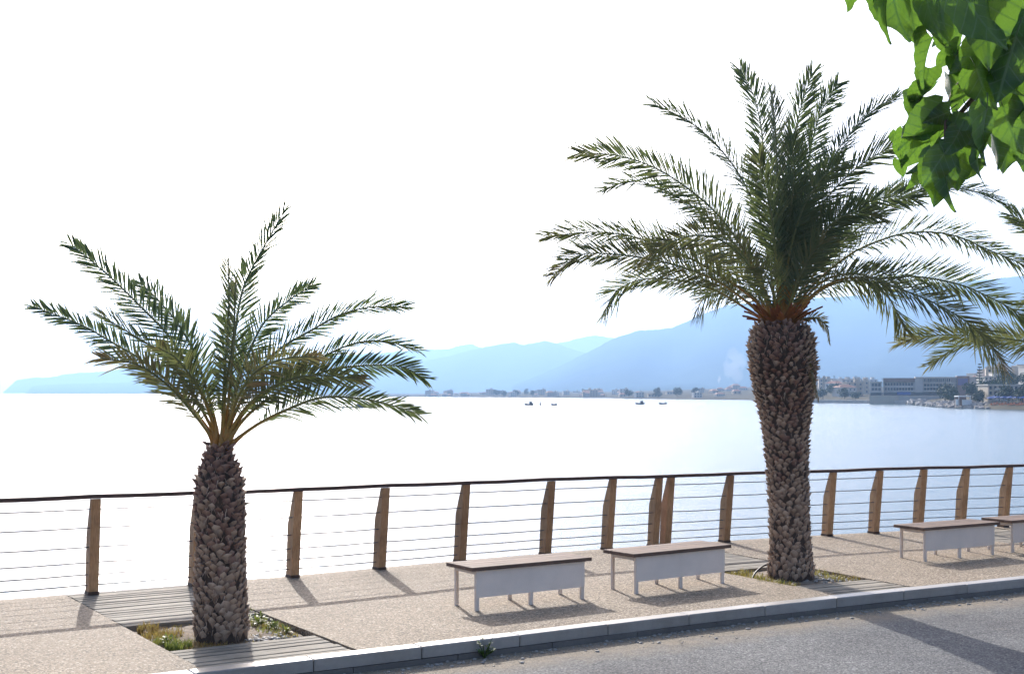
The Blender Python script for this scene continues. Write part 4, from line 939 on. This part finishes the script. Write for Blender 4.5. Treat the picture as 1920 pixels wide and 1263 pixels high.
def rock_mesh(seed):
    r = random.Random(seed); m = MB(); vs = []
    for a in range(4):
        for b in range(6): th = b * 1.047; ph = -.9 + a * .75; k = r.uniform(.75, 1.2); vs.append((math.cos(th) * math.cos(ph) * k, math.sin(th) * math.cos(ph) * k, math.sin(ph) * k * .75))
    m.add(vs, [(a * 6 + b, a * 6 + (b + 1) % 6, (a + 1) * 6 + (b + 1) % 6, (a + 1) * 6 + b) for a in range(3) for b in range(6)] + [tuple(range(18, 24))]); return m.mesh('boulder', [M['rock']])
RK = [rock_mesh(i) for i in range(6)]
for i in range(150):
    px = rr.uniform(1708, 1852); f = rr.random(); d = shore_d(px) * (1 - .004 + .03 * f); o = link('boulder', rr.choice(RK)); z = .1 + 1.6 * f
    o.location = at(px, d, z); q = rr.uniform(.5, 1.25); o.scale = (q * 1.3, q, q); o.rotation_euler = (rr.uniform(-.4, .4), rr.uniform(-.4, .4), rr.uniform(0, 6)); tag(o, 'grey boulder of the breakwater in front of the hotel', 'boulder', 'breakwater boulders')
# low quay below the hotel
m = MB()
qp = [(px, shore_d(px) * .9985) for px in range(1500, 1712, 10)]; vs = []
for px, d in qp: vs += [at(px, d, -1), at(px, d, 1.5), at(px, d + 4, 1.55)]
m.add(vs, [(i * 3 + j, (i + 1) * 3 + j, (i + 1) * 3 + j + 1, i * 3 + j + 1) for i in range(len(qp) - 1) for j in range(2)]); tag(m.build('quay_wall', M['rock']), 'low dark stone quay along the water left of the hotel', 'wall')

# ---- boats and rocks out on the bay
def boat(px, py, wpx, label, heading=0.0, cabin=False, people=0):
    d = SD(py); L = wpx * d / FPX; o = empty('boat', at(px, d, 0), heading); tag(o, label, 'boat', 'small dark boats on the bay'); m = MB(); st = []
    for u in np.linspace(-1, 1, 9):
        hw = L * .16 * (1 - abs(u) ** 2.4) + .04; sh = .55 + .3 * u * u
        st.append([(u * L / 2, -hw, sh), (u * L / 2 * .95, -hw * .6, -.1), (u * L / 2 * .93, 0, -.3), (u * L / 2 * .95, hw * .6, -.1), (u * L / 2, hw, sh), (u * L / 2 * .97, 0, sh - .25)])
    m.add([p for r in st for p in r], [(i * 6 + j, i * 6 + (j + 1) % 6, (i + 1) * 6 + (j + 1) % 6, (i + 1) * 6 + j) for i in range(8) for j in range(6)]); m.build('hull', M['hull'], o, True)
    if cabin: part(o, 'cabin', M['hull'], ((L * .18, 0, .9), (L * .3, L * .16, .9)), ((L * .18, 0, 1.42), (L * .36, L * .2, .1)))
    part(o, 'thwart', M['hull'], ((-L * .15, 0, .5), (.3, L * .26, .06)), ((-L * .3, 0, .5), (.3, L * .2, .06)))
    m = MB(); m.tube([(L * .3, 0, .4), (L * .3, 0, 1.6)], .05, 5); m.build('mast', M['hull'], o)
    return o
boat(992, 759.3, 17, 'dark low boat, leftmost of the three between the palms', .1, True); boat(1013, 759.4, 6, 'tiny dark boat, middle of the three between the palms', 1.2, True); boat(1039, 759.6, 11, 'thin dark boat, right of the three between the palms')
boat(1200, 757.6, 18, 'dark boat left of the pair near the tall palm', .05, True); boat(1243, 757.6, 15, 'dark boat right of the pair near the tall palm')
d = SD(764); ft = empty('raft', at(668, d, 0)); tag(ft, 'long low dark raft on the water behind the young palm fronds', 'raft'); L = 82 * d / FPX
part(ft, 'deck', M['hull'], ((0, 0, .18), (L, 5, .36))); part(ft, 'cabin', M['hull'], ((L * .1, 0, .8), (L * .22, 2.5, .9))); part(ft, 'cabin', M['hull'], ((L * .36, 0, .95), (L * .12, 2.5, 1.2)))
for x in np.linspace(-.05, .45, 9): m = MB(); m.tube([(L * x, -2.2, .3), (L * x, -2.2, 1.2)], .06, 5); m.build('stanchion', M['hull'], ft)

# ------------------------------------------------------------------ haze and smoke
def vol(name, dens, colr, aniso):
    t = NT(name); p = t.n('ShaderNodeVolumePrincipled'); p.inputs['Color'].default_value = (*colr, 1); p.inputs['Density'].default_value = dens; p.inputs['Anisotropy'].default_value = aniso
    t.l(p.outputs[0], t.out.inputs['Volume']); return t.mat
HAZE = 2.35e-4
m = MB(); m.box((0, 0, 0), (25000, 13500, 580)); hz_ = m.build('haze', vol('haze_air', HAZE, (.35, .572, .94), .34)); hz_.location = (0, 5300, 580 / 2 - 9); tag(hz_, 'pale blue sea haze over the whole bay', 'haze', kind='stuff')
def plume(px, py0, py1, d, r, dens, label):
    a, b = W3(px, py1, d), W3(px + 3, py0, d); o_ = Vector((a.x, a.y, a.z)); m = MB(); k = 10
    m.tube([(b - a) * (i / k) + Vector((math.sin(i * 1.3) * r * .3, 0, 0)) for i in range(k + 1)], [r * (.25 + .9 * math.sin(math.pi * (.12 + .8 * i / k))) for i in range(k + 1)], 10)
    m.f = [tuple(reversed(f)) for f in m.f]
    o = m.build('smoke_plume', vol('smoke', dens, (.95, .97, 1.0), .3)); o.location = o_; tag(o, label, 'smoke', 'smoke plumes over the town', kind='stuff')
plume(1347, 704, 718, 1500, 1.6, .05, 'thin white smoke plume rising left of the tall palm')
plume(1376, 655, 712, 1500, 11, .006, 'broad faint smoke drifting behind the tall palm trunk')
